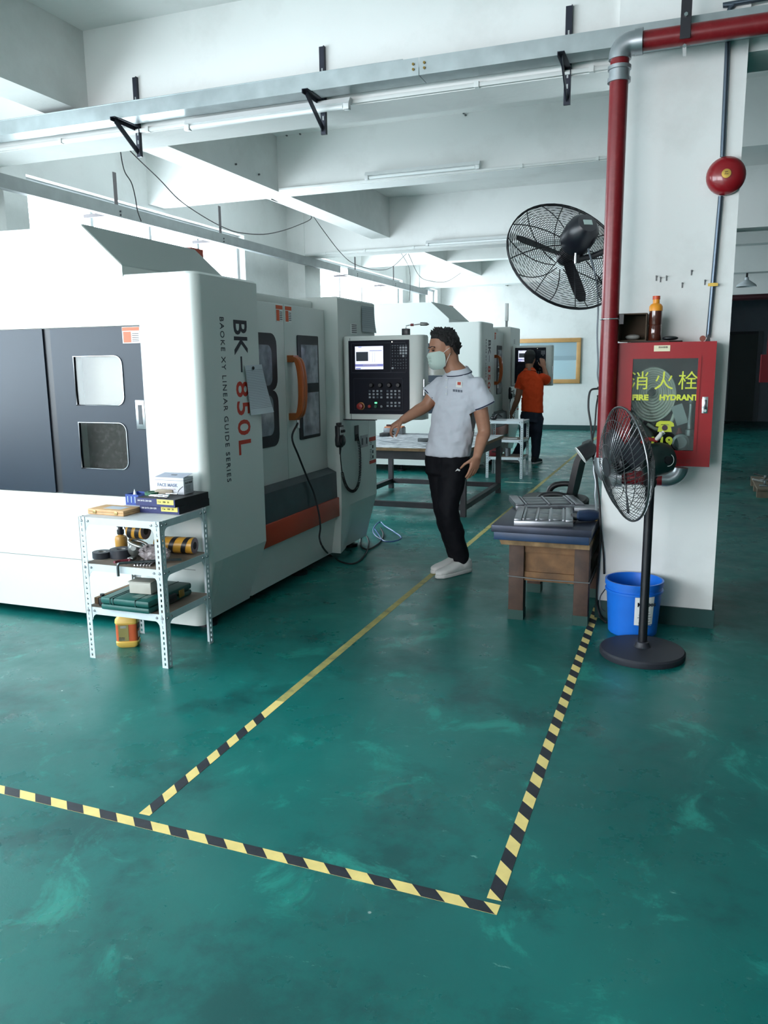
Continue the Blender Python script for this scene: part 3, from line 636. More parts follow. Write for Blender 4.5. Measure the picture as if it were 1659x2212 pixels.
MB().cyl((xv+.08, yp_, zb_), (xe, yp_, zb_), .036, n=20).build('branch_pipe', PIPER, fp, smooth=40)
r3 = max(.03, ony(1532, 1009, 4.205).z-zb_-.002)
e3 = [V((xe+r3*math.sin(a), yp_, zb_+r3-r3*math.cos(a))) for a in [PI/2*i/8 for i in range(9)]]
MB().tube([e3[0]-V((.02, 0, 0))]+e3, .040, 20).build('elbow', CASTG, fp, smooth=40)
xh = ony(1482, 50, 4.2).x; zh0 = ony(1482, 95, 4.2).z
hg = thing('pipe_hanger', 'black bolted strap hanging the red ceiling pipe', 'hanger', (xh, yp_, zh0))
for y in (yp_-pr-.007, yp_+pr+.001): sbox('strap', (xh-.022, y, zh0), (xh+.022, y+.006, ZC-.001), M('strap_black', (26, 27, 34), .45), hg)
for zz in (ze-.065, ze+.065): MB().cyl((xh, yp_-pr-.016, zz), (xh, yp_+pr+.012, zz), .009, n=6).build('bolt', CHROME, hg)
cl_z = ony(1310, 690, yp_).z
pc = thing('pipe_clamp', 'thin steel clamp ring round the red riser', 'clamp', (xv, yp_, cl_z))
MB().tube([V((xv+.046*math.cos(a), yp_+.046*math.sin(a), cl_z)) for a in [2*PI*i/24 for i in range(24)]], .0035, 6, True).build('ring', CHROME, pc, smooth=60)
sbox('screw_tab', (xv+.046, yp_-.012, cl_z-.025), (xv+.066, yp_+.012, cl_z+.022), BLKPL, pc)
# alarm bell with its conduit
bl = ony(1568, 380, 4.40)
be = thing('fire_alarm_bell', 'round red fire alarm bell on the column', 'alarm bell', (bl.x, 4.42, bl.z-.09))
MB().lathe([(.088, .012), (.09, .02), (.086, .038), (.07, .058), (.045, .07), (.02, .074), (0, .074)], (bl.x, 4.42, bl.z), (0, -1, 0), 32).build('gong', M('bell_red', (134, 12, 24), .3, coat=.4), be, smooth=50)
MB().lathe([(.06, 0), (.06, .02)], (bl.x, 4.42, bl.z), (0, -1, 0), 24).build('back_box', M('bell_back', (90, 16, 24), .5), be, smooth=40)
MB().lathe([(.021, 0), (.021, .006), (0, .007)], (bl.x, 4.347, bl.z), (0, -1, 0), 20).build('centre_plate', M('brass', (190, 160, 80), .35, .8), be, smooth=40)
for dx, dz, w in ((0, .006, .014), (0, -.004, .018), (-.004, 0, .003)): sbox('emblem', (bl.x+dx-w/2, 4.3385, bl.z+dz), (bl.x+dx+w/2, 4.3405, bl.z+dz+.003), M('emblem_brown', (96, 66, 24), .5), be)
cx_ = lambda y: ony(1558-(y-400)*.045, y, 4.40).x
cn = thing('steel_conduit', 'steel conduit running down the column through the bell', 'conduit', (bl.x-.02, 4.40, 1.5))
ctop = catmull([V((cx_(60), 4.40, ony(1560, 60, 4.4).z)), V((cx_(40), 4.40, ony(1560, 25, 4.4).z)), V((cx_(40)+.02, 4.40, ony(1570, 12, 4.4).z)), V((cx_(40)+.06, 4.40, ony(1590, 5, 4.4).z)), V((1.2, 4.40, ony(1590, 5, 4.4).z))], 6)
CONM = M('conduit_steel', (92, 104, 116), .35, .8)
yq = 4.4075
MB().tube([V((ony(1530, 722, yq).x, yq, 1.515)), V((ony(1540, 615, yq).x, yq, ony(1540, 615, yq).z)), V((ony(1557, 420, yq).x, yq, bl.z-.09))], .0115, 12).build('tube', CONM, cn, smooth=50)
MB().tube([V((cx_(340), yq, bl.z+.09))]+[V((p.x, yq, p.z)) for p in ctop], .0115, 12).build('tube', CONM, cn, smooth=50)
q = ony(1540, 615, 4.40); MB().box((q.x-.023, 4.393, q.z-.007), (q.x+.023, 4.396, q.z+.007)).box((q.x-.014, 4.391, q.z-.008), (q.x+.014, 4.396, q.z+.008)).build('saddle', M('brass', ()) if 0 else M('brass', (190, 160, 80), .35, .8), cn)
# ============================================================ hydrant cabinet on the column
CR = M('cabinet_red', (146, 10, 20), .42, var=.05, spec=.35)
CRD = M('cabinet_inside', (70, 48, 60), .6)
YEL = M('print_yellow_green', (196, 204, 50), .45)
HOSE = M('hose_canvas', (240, 240, 228), .75, var=.08, scale=30)
cy0 = 4.205; a = ony(1330, 740, cy0); b = ony(1549, 738, cy0); c = ony(1532, 1009, cy0)
kx0, kx1, kz0, kz1 = a.x, b.x, c.z, (a.z+b.z)/2
cab = thing('hydrant_cabinet', 'red glass-fronted fire hydrant cabinet on the column', 'cabinet', ((kx0+kx1)/2, CY-.1, kz0))
MB().box((kx0, cy0+.02, kz0), (kx0+.006, CY-.001, kz1)).box((kx1-.006, cy0+.02, kz0), (kx1, CY-.001, kz1)).box((kx0, cy0+.02, kz1-.006), (kx1, CY-.001, kz1)).box((kx0, cy0+.02, kz0), (kx1, CY-.001, kz0+.006)).build('case', CR, cab)
sbox('back_plate', (kx0+.006, CY-.012, kz0+.006), (kx1-.006, CY-.002, kz1-.006), CRD, cab)
ox0, ox1, oz0, oz1 = ony(1362, 800, cy0).x, ony(1512, 800, cy0).x, ony(1440, 977, cy0).z, ony(1440, 770, cy0).z
d = MB()
for (p, q, r, s) in ((kx0, ox0, kz0, kz1), (ox1, kx1, kz0, kz1), (ox0, ox1, kz0, oz0), (ox0, ox1, oz1, kz1)): d.box((p, cy0, r), (q, cy0+.018, s))
dr = d.build('cabinet_door', CR, cab)
k = MB()
for (p, q, r, s) in ((ox0-.004, ox0+.010, oz0-.004, oz1+.004), (ox1-.010, ox1+.004, oz0-.004, oz1+.004), (ox0+.010, ox1-.010, oz0-.004, oz0+.010), (ox0+.010, ox1-.010, oz1-.010, oz1+.004)): k.box((p, cy0-.004, r), (q, cy0+.004, s))
k.build('window_trim', CR, dr)
sbox('glass_pane', (ox0, cy0+.012, oz0), (ox1, cy0+.015, oz1), glass('cabinet_glass', (225, 232, 230), .07, .02), dr)
for zz in (kz1-.15, kz0+.14): sbox('hinge', (kx0-.012, cy0+.0, zz-.035), (kx0, cy0+.02, zz+.035), CR, dr)
pt = sbox('name_plate', (ony(1413, 745, cy0).x, cy0-.002, ony(1430, 759, cy0).z), (ony(1448, 745, cy0).x, cy0, ony(1430, 746, cy0).z), M('plate_cream', (214, 208, 176), .45), dr)
text('消火栓箱', .011, TXTBLK, dr, (pt.bound_box[0][0]+ORG[pt].x+.02, cy0-.0022, ony(1430, 752, cy0).z), (1, 0, 0), (0, 0, 1), 'plate_lettering')['kind'] = 'stuff'
lk = sbox('latch_plate', (ony(1517, 860, cy0).x, cy0-.003, ony(1523, 893, cy0).z), (ony(1530, 860, cy0).x, cy0, ony(1523, 857, cy0).z), CHROME, dr, bevel=.001)
lz = ony(1523, 875, cy0).z; lx = ony(1523.5, 875, cy0).x
MB().box((lx-.006, cy0-.012, lz-.022), (lx+.006, cy0-.003, lz+.026)).build('latch_lever', M('dark_chrome', (90, 92, 96), .25, .9), dr, bevel=.002)
MB().cyl((lx, cy0-.012, lz-.026), (lx, cy0-.002, lz-.026), .007, n=12).build('latch_button', CHROME, dr, smooth=40)
# lettering on the glass
yg = cy0+.0115
def gtext(s, x, y, h, name='glass_lettering', align='LEFT', sx=1., bold=.0008):
    p = ony(x, y, yg); return text(s, h, YEL, dr, (p.x, yg, p.z), (1, 0, 0), (0, 0, 1), name, .0004, align, sx, bold)
for ch, x in (('消', 1363), ('火', 1415), ('栓', 1467)): gtext(ch, x-4, 838, .096, 'glass_character', bold=.0)
gtext('FIRE', 1365, 864, .037, bold=.002, sx=1.15); gtext('HYDRANT', 1424, 864, .037, bold=.002, sx=1.03)
for ch, x in (('1', 1402), ('1', 1421), ('9', 1437)): gtext(ch, x, 964, .066, bold=.003)
p = ony(1436, 925, yg); ph = MB()
ph.prism([(p.x+u, yg, p.z+v) for u, v in ((-.034, -.018), (.034, -.018), (.030, .004), (.018, .016), (-.018, .016), (-.030, .004))], (0, -.0006, 0))
ph.prism([(p.x+u, yg, p.z+v) for u, v in ((-.044, .010), (-.024, .006), (-.018, .019), (.018, .019), (.024, .006), (.044, .010), (.040, .026), (.024, .036), (-.024, .036), (-.040, .026))], (0, -.0006, 0))
ph.build('telephone_symbol', YEL, dr)
MB().lathe([(.014, 0), (.014, .0007)], (p.x, yg-.0004, p.z+.002), (0, -1, 0), 16).build('telephone_dial', CRD, dr)
text('器材有限公司', .026, M('print_dark_red', (110, 14, 22), .5), dr, (ony(1420, 998, cy0).x, cy0-.0005, ony(1440, 1000, cy0).z), (1, 0, 0), (0, 0, 1), 'door_lettering', .0003)['kind'] = 'stuff'
# things kept inside
hc = ony(1410, 850, 4.33); hs = thing('fire_hose', 'rolled white canvas fire hose behind the cabinet glass', 'hose', (hc.x, 4.33, hc.z-.13))
for i in range(9):
    r = .022+i*.0115
    MB().tube([V((hc.x+r*.95*math.cos(t_), 4.33+.004*(i % 2), hc.z+.01+r*1.16*math.sin(t_)-i*.002)) for t_ in [2*PI*j/36 for j in range(36)]], .0072, 6, True).build('hose_turn', HOSE, hs, smooth=60)
MB().tube(catmull([(hc.x-.02, 4.33, hc.z-.155), (hc.x+.03, 4.325, hc.z-.18), (hc.x+.09, 4.325, hc.z-.15), (hc.x+.115, 4.325, hc.z-.08)], 6), .009, 8).build('loose_end', HOSE, hs, smooth=60)
MB().lathe([(.017, -.02), (.017, .025), (.007, .03)], (hc.x-.008, 4.315, hc.z+.005), (0, -1, 0), 14).build('hub', BLKPL, hs, smooth=40)
pp = ony(1468, 895, 4.30); tag(MB().obox((pp.x, 4.275, pp.z), (.055, .003, .10), (0, -.35, 0)).build('inspection_card', M('card_grey', (190, 196, 196), .7)), 'grey inspection card leaning inside the red cabinet', 'card')
cq = ony(1470, 955, 4.33)
cp = thing('hose_coupling', 'grey aluminium hose coupling at the cabinet bottom', 'coupling', (cq.x, 4.32, cq.z-.04))
MB().lathe([(.042, 0), (.042, .03), (.030, .034), (.030, .012), (.024, .012)], (cq.x, 4.34, cq.z), (0, -1, 0), 24).build('ring', CASTG, cp, smooth=40)
MB().lathe([(.026, .01), (.0, .011)], (cq.x, 4.34, cq.z), (0, -1, 0), 20).build('bore', BLKPL, cp)
nz = ony(1492, 890, 4.34); nzl = thing('hose_nozzle', 'silver branch nozzle standing at the right inside the cabinet', 'nozzle', (nz.x, 4.35, nz.z-.1))
MB().lathe([(.022, -.12), (.022, -.09), (.016, -.085), (.011, .04), (.015, .045), (.015, .06)], (nz.x, 4.35, nz.z), n=16).build('barrel', CASTG, nzl, smooth=40)
vz = ony(1467, 938, 4.34); hv = thing('hydrant_valve', 'small red hydrant valve inside the cabinet', 'valve', (vz.x, 4.36, vz.z-.04))
MB().lathe([(.014, -.03), (.016, 0), (.009, .02), (.009, .03)], (vz.x, 4.37, vz.z), n=14).build('bonnet', M('valve_red', (170, 30, 44), .4), hv, smooth=40)
gz = ony(1388, 930, 4.29); gl = thing('canvas_strap', 'grey folded canvas strap at the lower left inside the cabinet', 'strap', (gz.x, 4.33, kz0))
MB().tube(catmull([(gz.x-.03, 4.29, gz.z+.05), (gz.x-.01, 4.28, gz.z+.02), (gz.x+.03, 4.28, gz.z-.02), (gz.x+.05, 4.29, gz.z-.06)], 6), .022, 8).build('roll', M('strap_grey', (120, 124, 122), .8), gl, smooth=60)

# things standing on the cabinet
zt = kz1
fl = tag(MB().box((kx0+.055, cy0+.02, zt), (kx0+.25, CY-.03, zt+.004)).box((kx0+.07, cy0+.01, zt+.004), (kx0+.31, CY-.04, zt+.008)).build('cardboard_sheet', M('cardboard_dark', (58, 46, 40), .8, var=.2)), 'flattened dark cardboard lying on the red cabinet', 'cardboard')
b0, b1, b2 = ony(1335, 733, cy0+.04), ony(1396, 733, cy0+.04), ony(1396, 676, cy0+.04)
CB = M('carton_brown', (74, 60, 46), .8, var=.15); bx = thing('open_carton', 'small dark cardboard carton lying open on the red cabinet', 'box', ((b0.x+b1.x)/2, cy0+.1, zt+.009))
h = b2.z-zt-.009; x0, x1, y0, y1, z0 = b0.x, b1.x, cy0+.03, CY-.02, zt+.009
for nm, p, q in (('side_panel', (x0, y0, z0), (x0+.006, y1, z0+h)), ('side_panel', (x1-.006, y0, z0), (x1, y1, z0+h)), ('bottom_panel', (x0+.006, y0, z0), (x1-.006, y1, z0+.005)), ('top_panel', (x0+.006, y0, z0+h-.006), (x1-.006, y1, z0+h)), ('back_panel', (x0+.006, y1-.006, z0+.005), (x1-.006, y1, z0+h-.006))): sbox(nm, p, q, CB, bx)
tag(MB().sphere(((x0+x1)/2, y0+.055, z0+.0205), (.036, .03, .014), 14, 8).build('plastic_bag', M('bag_milky', (150, 150, 146), .4), smooth=60), 'crumpled clear plastic bag inside the small carton', 'bag')
bb = ony(1414, 727, cy0+.06); bt_ = thing('drink_bottle', 'brown drink bottle with an orange cap on the red cabinet', 'bottle', (bb.x, cy0+.06, zt+.009)); z0 = zt+.009
GLB = M('bottle_tea', (74, 34, 24), .12, coat=.6)
MB().lathe([(.028, 0), (.031, .004), (.031, .07), (.029, .075), (.031, .08), (.031, .145)], (bb.x, cy0+.06, z0), n=24).build('flask', GLB, bt_, smooth=40)
MB().lathe([(.032, .143), (.032, .165), (.025, .175), (.016, .180), (.016, .20)], (bb.x, cy0+.06, z0), n=24).build('shoulder', M('cap_orange', (232, 150, 40), .4), bt_, smooth=40)
MB().lathe([(.018, .198), (.018, .215), (.0, .215)], (bb.x, cy0+.06, z0), n=20).build('cap', M('cap_red_orange', (206, 76, 36), .4), bt_, smooth=40)
e = ony(1448, 724, cy0+.05); tag(MB().sphere((e.x, cy0+.055, zt+.02), (.038, .03, .011), 16, 8).build('glasses_case', BLKPL, smooth=60), 'small black case beside the drink bottle', 'case')
e = ony(1518, 728, cy0+.05); tag(MB().lathe([(.014, 0), (.014, .012), (.0, .012)], (e.x, cy0+.045, zt+.0145), (0, -1, 0), 16).build('bottle_cap', M('cap_brown', (120, 50, 32), .5), smooth=40), 'round brown cap at the right end of the cabinet top', 'cap')
e = ony(1529, 728, cy0+.05); tag(MB().prism([(e.x-.012, cy0+.05, zt), (e.x+.012, cy0+.05, zt), (e.x+.009, cy0+.05, zt+.03), (e.x-.001, cy0+.05, zt+.034), (e.x-.004, cy0+.05, zt+.015)], (0, .02, 0)).build('spring_clip', BLKPL), 'black clip beside the round brown cap', 'clip')

# ============================================================ fans
FBLK = M('fan_black', (16, 17, 22), .4); FWIR = M('fan_wire', (30, 32, 36), .35, .6); FWIB = M('fan_wire_bright', (120, 122, 124), .28, .9)
def basis(n):
    n = V(n).normalized(); u = V((0, 0, 1)).cross(n).normalized(); w = n.cross(u); return n, u, w
def guard(mb, c, n, u, w, R, depth, rings, spokes, r, rs, swirl=0., r0=.05):
    """domed wire guard bulging along n"""
    def P(rad, ang):
        k = rad/R; return c+n*(depth*(1-k**2.6))+(u*math.cos(ang)+w*math.sin(ang))*rad
    for i in range(rings):
        rad = r0+(R-r0)*(i+1)/(rings+1)
        mb.tube([P(rad, 2*PI*j/40) for j in range(40)], r, 4, True)
    for s in range(spokes):
        a = 2*PI*s/spokes
        mb.tube([P(r0*.6+(R-r0*.6)*t_, a+swirl*t_) for t_ in (0, .2, .4, .6, .75, .88, .96, 1)], rs, 4)
def blade(mb, c, n, u, w, ang, R, wid):
    rows = []
    for i, t_ in enumerate((.12, .3, .5, .7, .88, 1.)):
        rad = R*t_; tw = .55-.3*t_; wd = wid*(.55+.6*t_*(1.25-t_))*(1 if t_ < .95 else .6)
        d = u*math.cos(ang)+w*math.sin(ang); e_ = -u*math.sin(ang)+w*math.cos(ang)
        ax = e_*math.cos(tw)+n*math.sin(tw); nn = n*math.cos(tw)-e_*math.sin(tw)
        rows.append([c+d*rad+ax*wd*s_+nn*th for s_, th in ((-.5, .002), (0, .006), (.5, .002), (.5, -.002), (0, .002), (-.5, -.002))])
    mb.loft(rows)
# --- wall fan
def wall_fan(c, nrm, label, ax, group):
    n, u, w = basis(nrm); R = .355
    t = thing('wall_fan', label, 'fan', c, group)
    g = MB(); g.tube([c+(u*math.cos(2*PI*j/48)+w*math.sin(2*PI*j/48))*R for j in range(48)], .0045, 6, True)
    g.tube([c-n*.012+(u*math.cos(2*PI*j/48)+w*math.sin(2*PI*j/48))*R for j in range(48)], .0035, 6, True); g.build('rim', FWIR, t, smooth=60)
    g = MB(); guard(g, c, n, u, w, R, .085, 24, 9, .0016, .003, .35); g.build('front_guard', FWIR, t, smooth=60)['kind'] = 'stuff'
    g = MB(); guard(g, c-n*.012, -n, u, w, R, .085, 26, 9, .0016, .003, -.1, .07); g.build('rear_guard', FWIR, t, smooth=60)['kind'] = 'stuff'
    a0 = {0: 0}
    for k_ in range(3):
        b = MB(); blade(b, c, n, u, w, ax+2*PI*k_/3, R*.86, .085); b.build('blade', FBLK, t, smooth=50)
    MB().lathe([(.048, -.02), (.05, .02), (.04, .04), (0, .045)], c, n, 20).build('hub', FBLK, t, smooth=40)
    MB().lathe([(.045, .085), (.075, .095), (.09, .12), (.092, .20), (.084, .25), (.055, .285), (.0, .29)], c, -n, 24).build('motor', M('motor_black', (20, 22, 30), .35), t, smooth=45)
    m_ = c-n*.267
    return t, n, u, w
wc = ony(1222, 553, 4.84); nv = V((-.50, .72, -.50))
wf, n, u, w = wall_fan(wc, nv, 'black wall fan in a wire cage seen from behind, on the near column'  , 2.5, 'caged wall fans on the columns')
mt = wc-n*.20
side = (CAM-wc).normalized()
lb_ = wc-n*.22+ (side-n*side.dot(n)).normalized()*.084
MB().bxm(wc-n*.288, Matrix((u, w, n)).transposed(), (.05, .03, .006)).build('rating_label', M('label_grey', (150, 170, 165), .5), wf)
MB().lathe([(.012, 0), (.012, .004)], wc-n*.17+(side-n*side.dot(n)).normalized()*.085-u*.03, (side-n*side.dot(n)), 12).build('quality_sticker', M('sticker_green', (70, 150, 110), .5), wf)
j0 = wc-n*.16-V((0, 0, .085)); 
MB().cyl(j0+V((0, 0, .05)), j0-V((0, 0, .05)), .018, n=14).build('swivel', FBLK, wf, smooth=40)
MB().tube(catmull([j0-V((0, 0, .03)), j0+V((.08, .02, -.015)), j0+V((.16, .03, .01)), V((CX0-.03, j0.y+.05, j0.z-.05)), V((CX0, j0.y+.05, j0.z-.10))], 6), .016, 10).build('arm', FBLK, wf, smooth=60)
sbox('wall_plate', (CX0-.008, j0.y, j0.z-.17), (CX0, j0.y+.1, j0.z+.03), FBLK, wf)
MB().cyl(j0+V((-.005, -.03, .02)), j0+V((-.005, -.03, -.055)), .006, n=10).build('thumb_screw', CHROME, wf, smooth=40)
wc2 = V((CX0-.36, 10.28, ony(1325, 632, 10.28).z))
wf2 = copytree(wf, None, wc2-wc); wf2['label'] = 'caged wall fan on the farther column, mostly hidden by the red pipe'
wire([wc-n*.2+V((.04, 0, -.08)), ony(1287, 600, 4.78), ony(1292, 660, 4.78), ony(1290, 720, 4.78), ony(1292, 780, 4.78), ony(1291, 810, 4.78), ony(1295, 832, 4.78)], 'grey flex running from the wall fan down to the socket', .005, 'loose_cable', 6, M('flex_grey', (96, 104, 112), .5))
s_ = ony(1297, 845, 4.78)
so = thing('power_socket', 'white power socket box on the column edge beside the pipe', 'socket', (CX0-.02, 4.78, s_.z-.045))
sbox('box', (CX0-.03, 4.73, s_.z-.045), (CX0, 4.83, s_.z+.05), PVC, so, bevel=.004)
for i, dz in enumerate((.028, -.02)): MB().cyl((CX0-.03, 4.765, s_.z+dz), (CX0-.075, 4.755, s_.z+dz-.012), .013, .009, 12).build('plug', RUBBER, so, smooth=40)
# cords from the socket down past the desk
wire([V((CX0-.07, 4.755, s_.z+.016)), ony(1275, 845, 4.72), ony(1271, 880, 4.7), ony(1276, 915, 4.68), ony(1279, 950, 4.66), ony(1283, 985, 4.62), ony(1290, 1040, 4.45), ony(1296, 1100, 4.40), ony(1297, 1160, 4.40), ony(1293, 1220, 4.40), ony(1289, 1290, 4.40), ony(1296, 1330, 4.39), onz(1310, 1345, .01)], 'black power cord looping out from the socket to the floor', .006, 'loose_cable')
wire([V((CX0-.07, 4.755, s_.z-.03)), ony(1288, 880, 4.72), ony(1285, 920, 4.7), ony(1280, 950, 4.68), ony(1279, 975, 4.66), ony(1287, 1020, 4.5), ony(1294, 1080, 4.405), ony(1298, 1140, 4.405), ony(1304, 1200, 4.405), ony(1305, 1240, 4.405)], 'black power cord hanging from the lower plug', .005, 'loose_cable')
# --- pedestal fan
fx, fy = -.138, 3.89
hc = ony(1350, 1003, fy-.06)
pf = thing('pedestal_fan', 'black pedestal fan with wire cage and dark green motor before the column', 'fan', (fx, fy, 0))
MB().lathe([(.197, 0), (.2, .006), (.2, .026), (.193, .034), (.17, .036), (.04, .043), (.034, .05), (.03, .068), (.024, .07)], (fx, fy, 0), n=48).build('base', M('fan_base', (38, 40, 48), .55), pf, smooth=30)
ztop = ony(1403, 1038, fy).z
MB().cyl((fx, fy, .06), (fx, fy, ztop-.03), .021, n=20).build('pole', M('fan_pole', (20, 21, 27), .35), pf, smooth=40)
hj = V((fx, fy, ztop))
MB().sphere((fx, fy, ztop-.01), (.03, .03, .032), 16, 10).build('tilt_joint', BLKPL, pf, smooth=50)
MB().cyl((fx, fy-.03, ztop-.008), (fx, fy-.034, ztop-.008), .012, n=12).build('joint_bolt', M('bolt_grey', (150, 150, 140), .4, .6), pf, smooth=40)
n, u, w = basis(V((-.89, -.43, -.12))); R = .265
g = MB(); g.tube([hc+(u*math.cos(2*PI*j/48)+w*math.sin(2*PI*j/48))*R for j in range(48)], .0055, 8, True); g.build('rim', FWIB, pf, smooth=60)
g = MB(); guard(g, hc, n, u, w, R, .088, 3, 54, .0018, .0015, .7, .05); g.build('front_guard', FWIB, pf, smooth=60)['kind'] = 'stuff'
g = MB(); guard(g, hc-n*.01, -n, u, w, R, .085, 3, 54, .0018, .0015, -.7, .07); g.build('rear_guard', FWIB, pf, smooth=60)['kind'] = 'stuff'
MB().lathe([(.045, .086), (.045, .092), (0, .095)], hc, n, 24).build('badge', M('fan_badge', (70, 72, 76), .35, .5), pf, smooth=40)
for k_ in range(3):
    b = MB(); blade(b, hc, n, u, w, .5+2*PI*k_/3, R*.86, .15); b.build('blade', M('fan_blade', (52, 54, 60), .35, .4), pf, smooth=50)
MB().lathe([(.04, -.03), (.045, .03), (.03, .045), (0, .05)], hc, n, 20).build('hub', FBLK, pf, smooth=40)
mh = V((-n.x, -n.y, 0)).normalized(); mc = hc-n*.085
rings = []
for t_, a_, b_ in ((0, .045, .045), (.012, .07, .066), (.04, .08, .078), (.09, .08, .078), (.125, .07, .066), (.14, .05, .045), (.145, .02, .02)):
    rings.append([mc-n*t_+u*a_*math.cos(q)+w*b_*math.sin(q) for q in [2*PI*j/24 for j in range(24)]])
MB().loft(rings).build('motor_housing', M('fan_motor_green', (20, 44, 42), .42), pf, smooth=50)
ks = V((0, -1, 0)); kc = mc-n*.085+(ks-n*ks.dot(n)).normalized()*.078
MB().lathe([(.019, 0), (.017, .012), (0, .013)], kc, (ks-n*ks.dot(n)), 18).build('speed_knob', BLKPL, pf, smooth=40)
kn, ku, kw = basis(ks-n*ks.dot(n))
MB().tube([kc+kn*.002+(ku*math.cos(q)+kw*math.sin(q))*.028 for q in [-1.6+2.6*j/12 for j in range(13)]], .0015, 5).build('dial_marks', LABELW, pf)
MB().bar(mc-n*.07-w*.05, hj, .03, .03).build('neck', BLKPL, pf, bevel=.004)
gp = ony(1415, 968, fy-.03); rg = thing('work_glove', 'red and white work glove draped on the fan motor', 'glove', (gp.x, gp.y, gp.z-.02))
gp = mc-n*.04+w*.094
for i in range(3): MB().tube(catmull([gp+V((-.035+.004*i, -.02+i*.012, -.012+.004*i)), gp+V((-.01, -.018+i*.012, .006)), gp+V((.018, -.02+i*.012, .004)), gp+V((.035+.006*i, -.02+i*.012, .0+.006*i))], 4), .008, 8).build('finger', M('glove_red', (150, 34, 32), .8, bump=.4, bscale=200), rg, smooth=60)
for i in range(2): MB().tube(catmull([gp+V((.028, -.02+i*.014, .004)), gp+V((.045, -.02+i*.014, .022+i*.004)), gp+V((.05+.012*i, -.02+i*.014, .04))], 4), .009, 8).build('cuff', M('glove_white', (210, 206, 200), .8), rg, smooth=60)

# ============================================================ blue bucket
bc = onz(1362, 1372); bx_, by_ = -.205, 4.235
BLU = M('bucket_blue', (24, 106, 206), .38, var=.06, scale=5)
bk = thing('plastic_bucket', 'blue plastic bucket with white label beside the column', 'bucket', (bx_, by_, 0))
hb = ony(1365, 1250, by_).z
MB().lathe([(.0, .0), (.118, 0), (.123, .006), (.138, hb-.06), (.146, hb-.058), (.146, hb-.048), (.139, hb-.046), (.139, hb-.028), (.147, hb-.026), (.147, hb), (.138, hb), (.134, hb-.04), (.117, .012), (.0, .012)], (bx_, by_, 0), n=48, cap=False).build('shell', BLU, bk, smooth=30)
lr = [(.1255+.0125*(z_/hb)+.0012, z_) for z_ in (.055, .245)]
lbm = MB(); aa = [-.62*PI+.30*PI*i/10+.10*PI for i in range(11)]
zz0, zz1 = ony(1395, 1353, by_-.13).z, ony(1395, 1292, by_-.13).z
def br(z_): return .1235+(.138-.1235)*z_/(hb-.06)+.0012
LA = [math.radians(d_) for d_ in range(-84, -36, 4)]
lbm.loft([[(bx_+br(z_)*math.cos(q), by_+br(z_)*math.sin(q), z_) for q in LA] for z_ in (zz0, (zz0+zz1)/2, zz1)], cap=False, closed=False)
lab = lbm.build('paper_label', LABELW, bk, smooth=60)
q = LA[3]; nn = V((math.cos(q), math.sin(q), 0)); tg = V((-math.sin(q), math.cos(q), 0)); mid = V((bx_, by_, 0))+V((math.cos(LA[0]), math.sin(LA[0]), 0))*(br(zz1)+.001)
m_ = V((bx_, by_, 0))+V((math.cos(LA[5]), math.sin(LA[5]), 0))*(br(zz1)+.0045); tg = V((-math.sin(LA[5]), math.cos(LA[5]), 0))
text('M', .030, TXTBLK, bk, m_-tg*.040+V((0, 0, zz1-.045)), tg, (0, 0, 1), 'label_lettering', .0004, bold=.001)
text('e', .030, TXTRED, bk, m_-tg*.012+V((0, 0, zz1-.045)), tg, (0, 0, 1), 'label_lettering', .0004, bold=.001)
text('ibos', .030, TXTBLK, bk, m_+tg*.007+V((0, 0, zz1-.045)), tg, (0, 0, 1), 'label_lettering', .0004, bold=.001)
for i in range(7): MB().bxm(m_+V((0, 0, zz1-.075-i*.014)), Matrix((tg, nn, V((0, 0, 1)))).transposed(), (.05+.012*(i % 3), .001, .003)).build('print_line', M('print_grey', (120, 124, 128), .6), bk)
MB().tube(catmull([(bx_-.143, by_-.03, hb-.06), (bx_-.165, by_-.06, hb-.10), (bx_-.158, by_-.075, hb-.15), (bx_-.135, by_-.07, hb-.17)], 6), .003, 6).build('bail_handle', WIRE, bk, smooth=60)
# ============================================================ floor marking tape
TY = M('tape_yellow', (230, 206, 128), .5, var=.08, scale=20); TK = M('tape_black', (34, 37, 46), .5, var=.25, scale=40)
TW = M('tape_worn_yellow', (168, 158, 92), .6, var=.2, scale=9, dirt=(40, 84, 78), dscale=14, damt=.75)
def tape(p, q, label, lo, stripes, first_black, worn=None):
    """4 cm tape from p to q; dark diagonal stripes every 13.4 cm on a yellow ground"""
    p, q = V(p), V(q); d = (q-p).normalized(); n = V((-d.y, d.x, 0)); L = (q-p).length; W = .04
    t = thing('floor_tape', label, 'tape', (p+q)/2, 'hazard tapes on the floor')
    def strip(a, b, z0, z1, m, nm, sl0=0, sl1=0):
        P = [p+d*(a+sl0)-n*W/2, p+d*(b+sl1)-n*W/2, p+d*b+n*W/2, p+d*a+n*W/2]
        return MB().prism([V((v.x, v.y, z0)) for v in P], (0, 0, z1-z0)).build(nm, m, t)
    end = worn if worn else L
    strip(0, end, .0002, .0008, TY, 'yellow_ground')
    if worn: strip(worn, L, .0002, .0008, TW, 'worn_stretch')
    k = 0; s = lo; pr = .134
    a = first_black
    while a+.067 < end-.002 and k < stripes:
        sl = s
        strip(max(a, .0), a+.067, .0008, .0011, TK, 'black_stripe', sl, sl); a += pr; k += 1
    return t
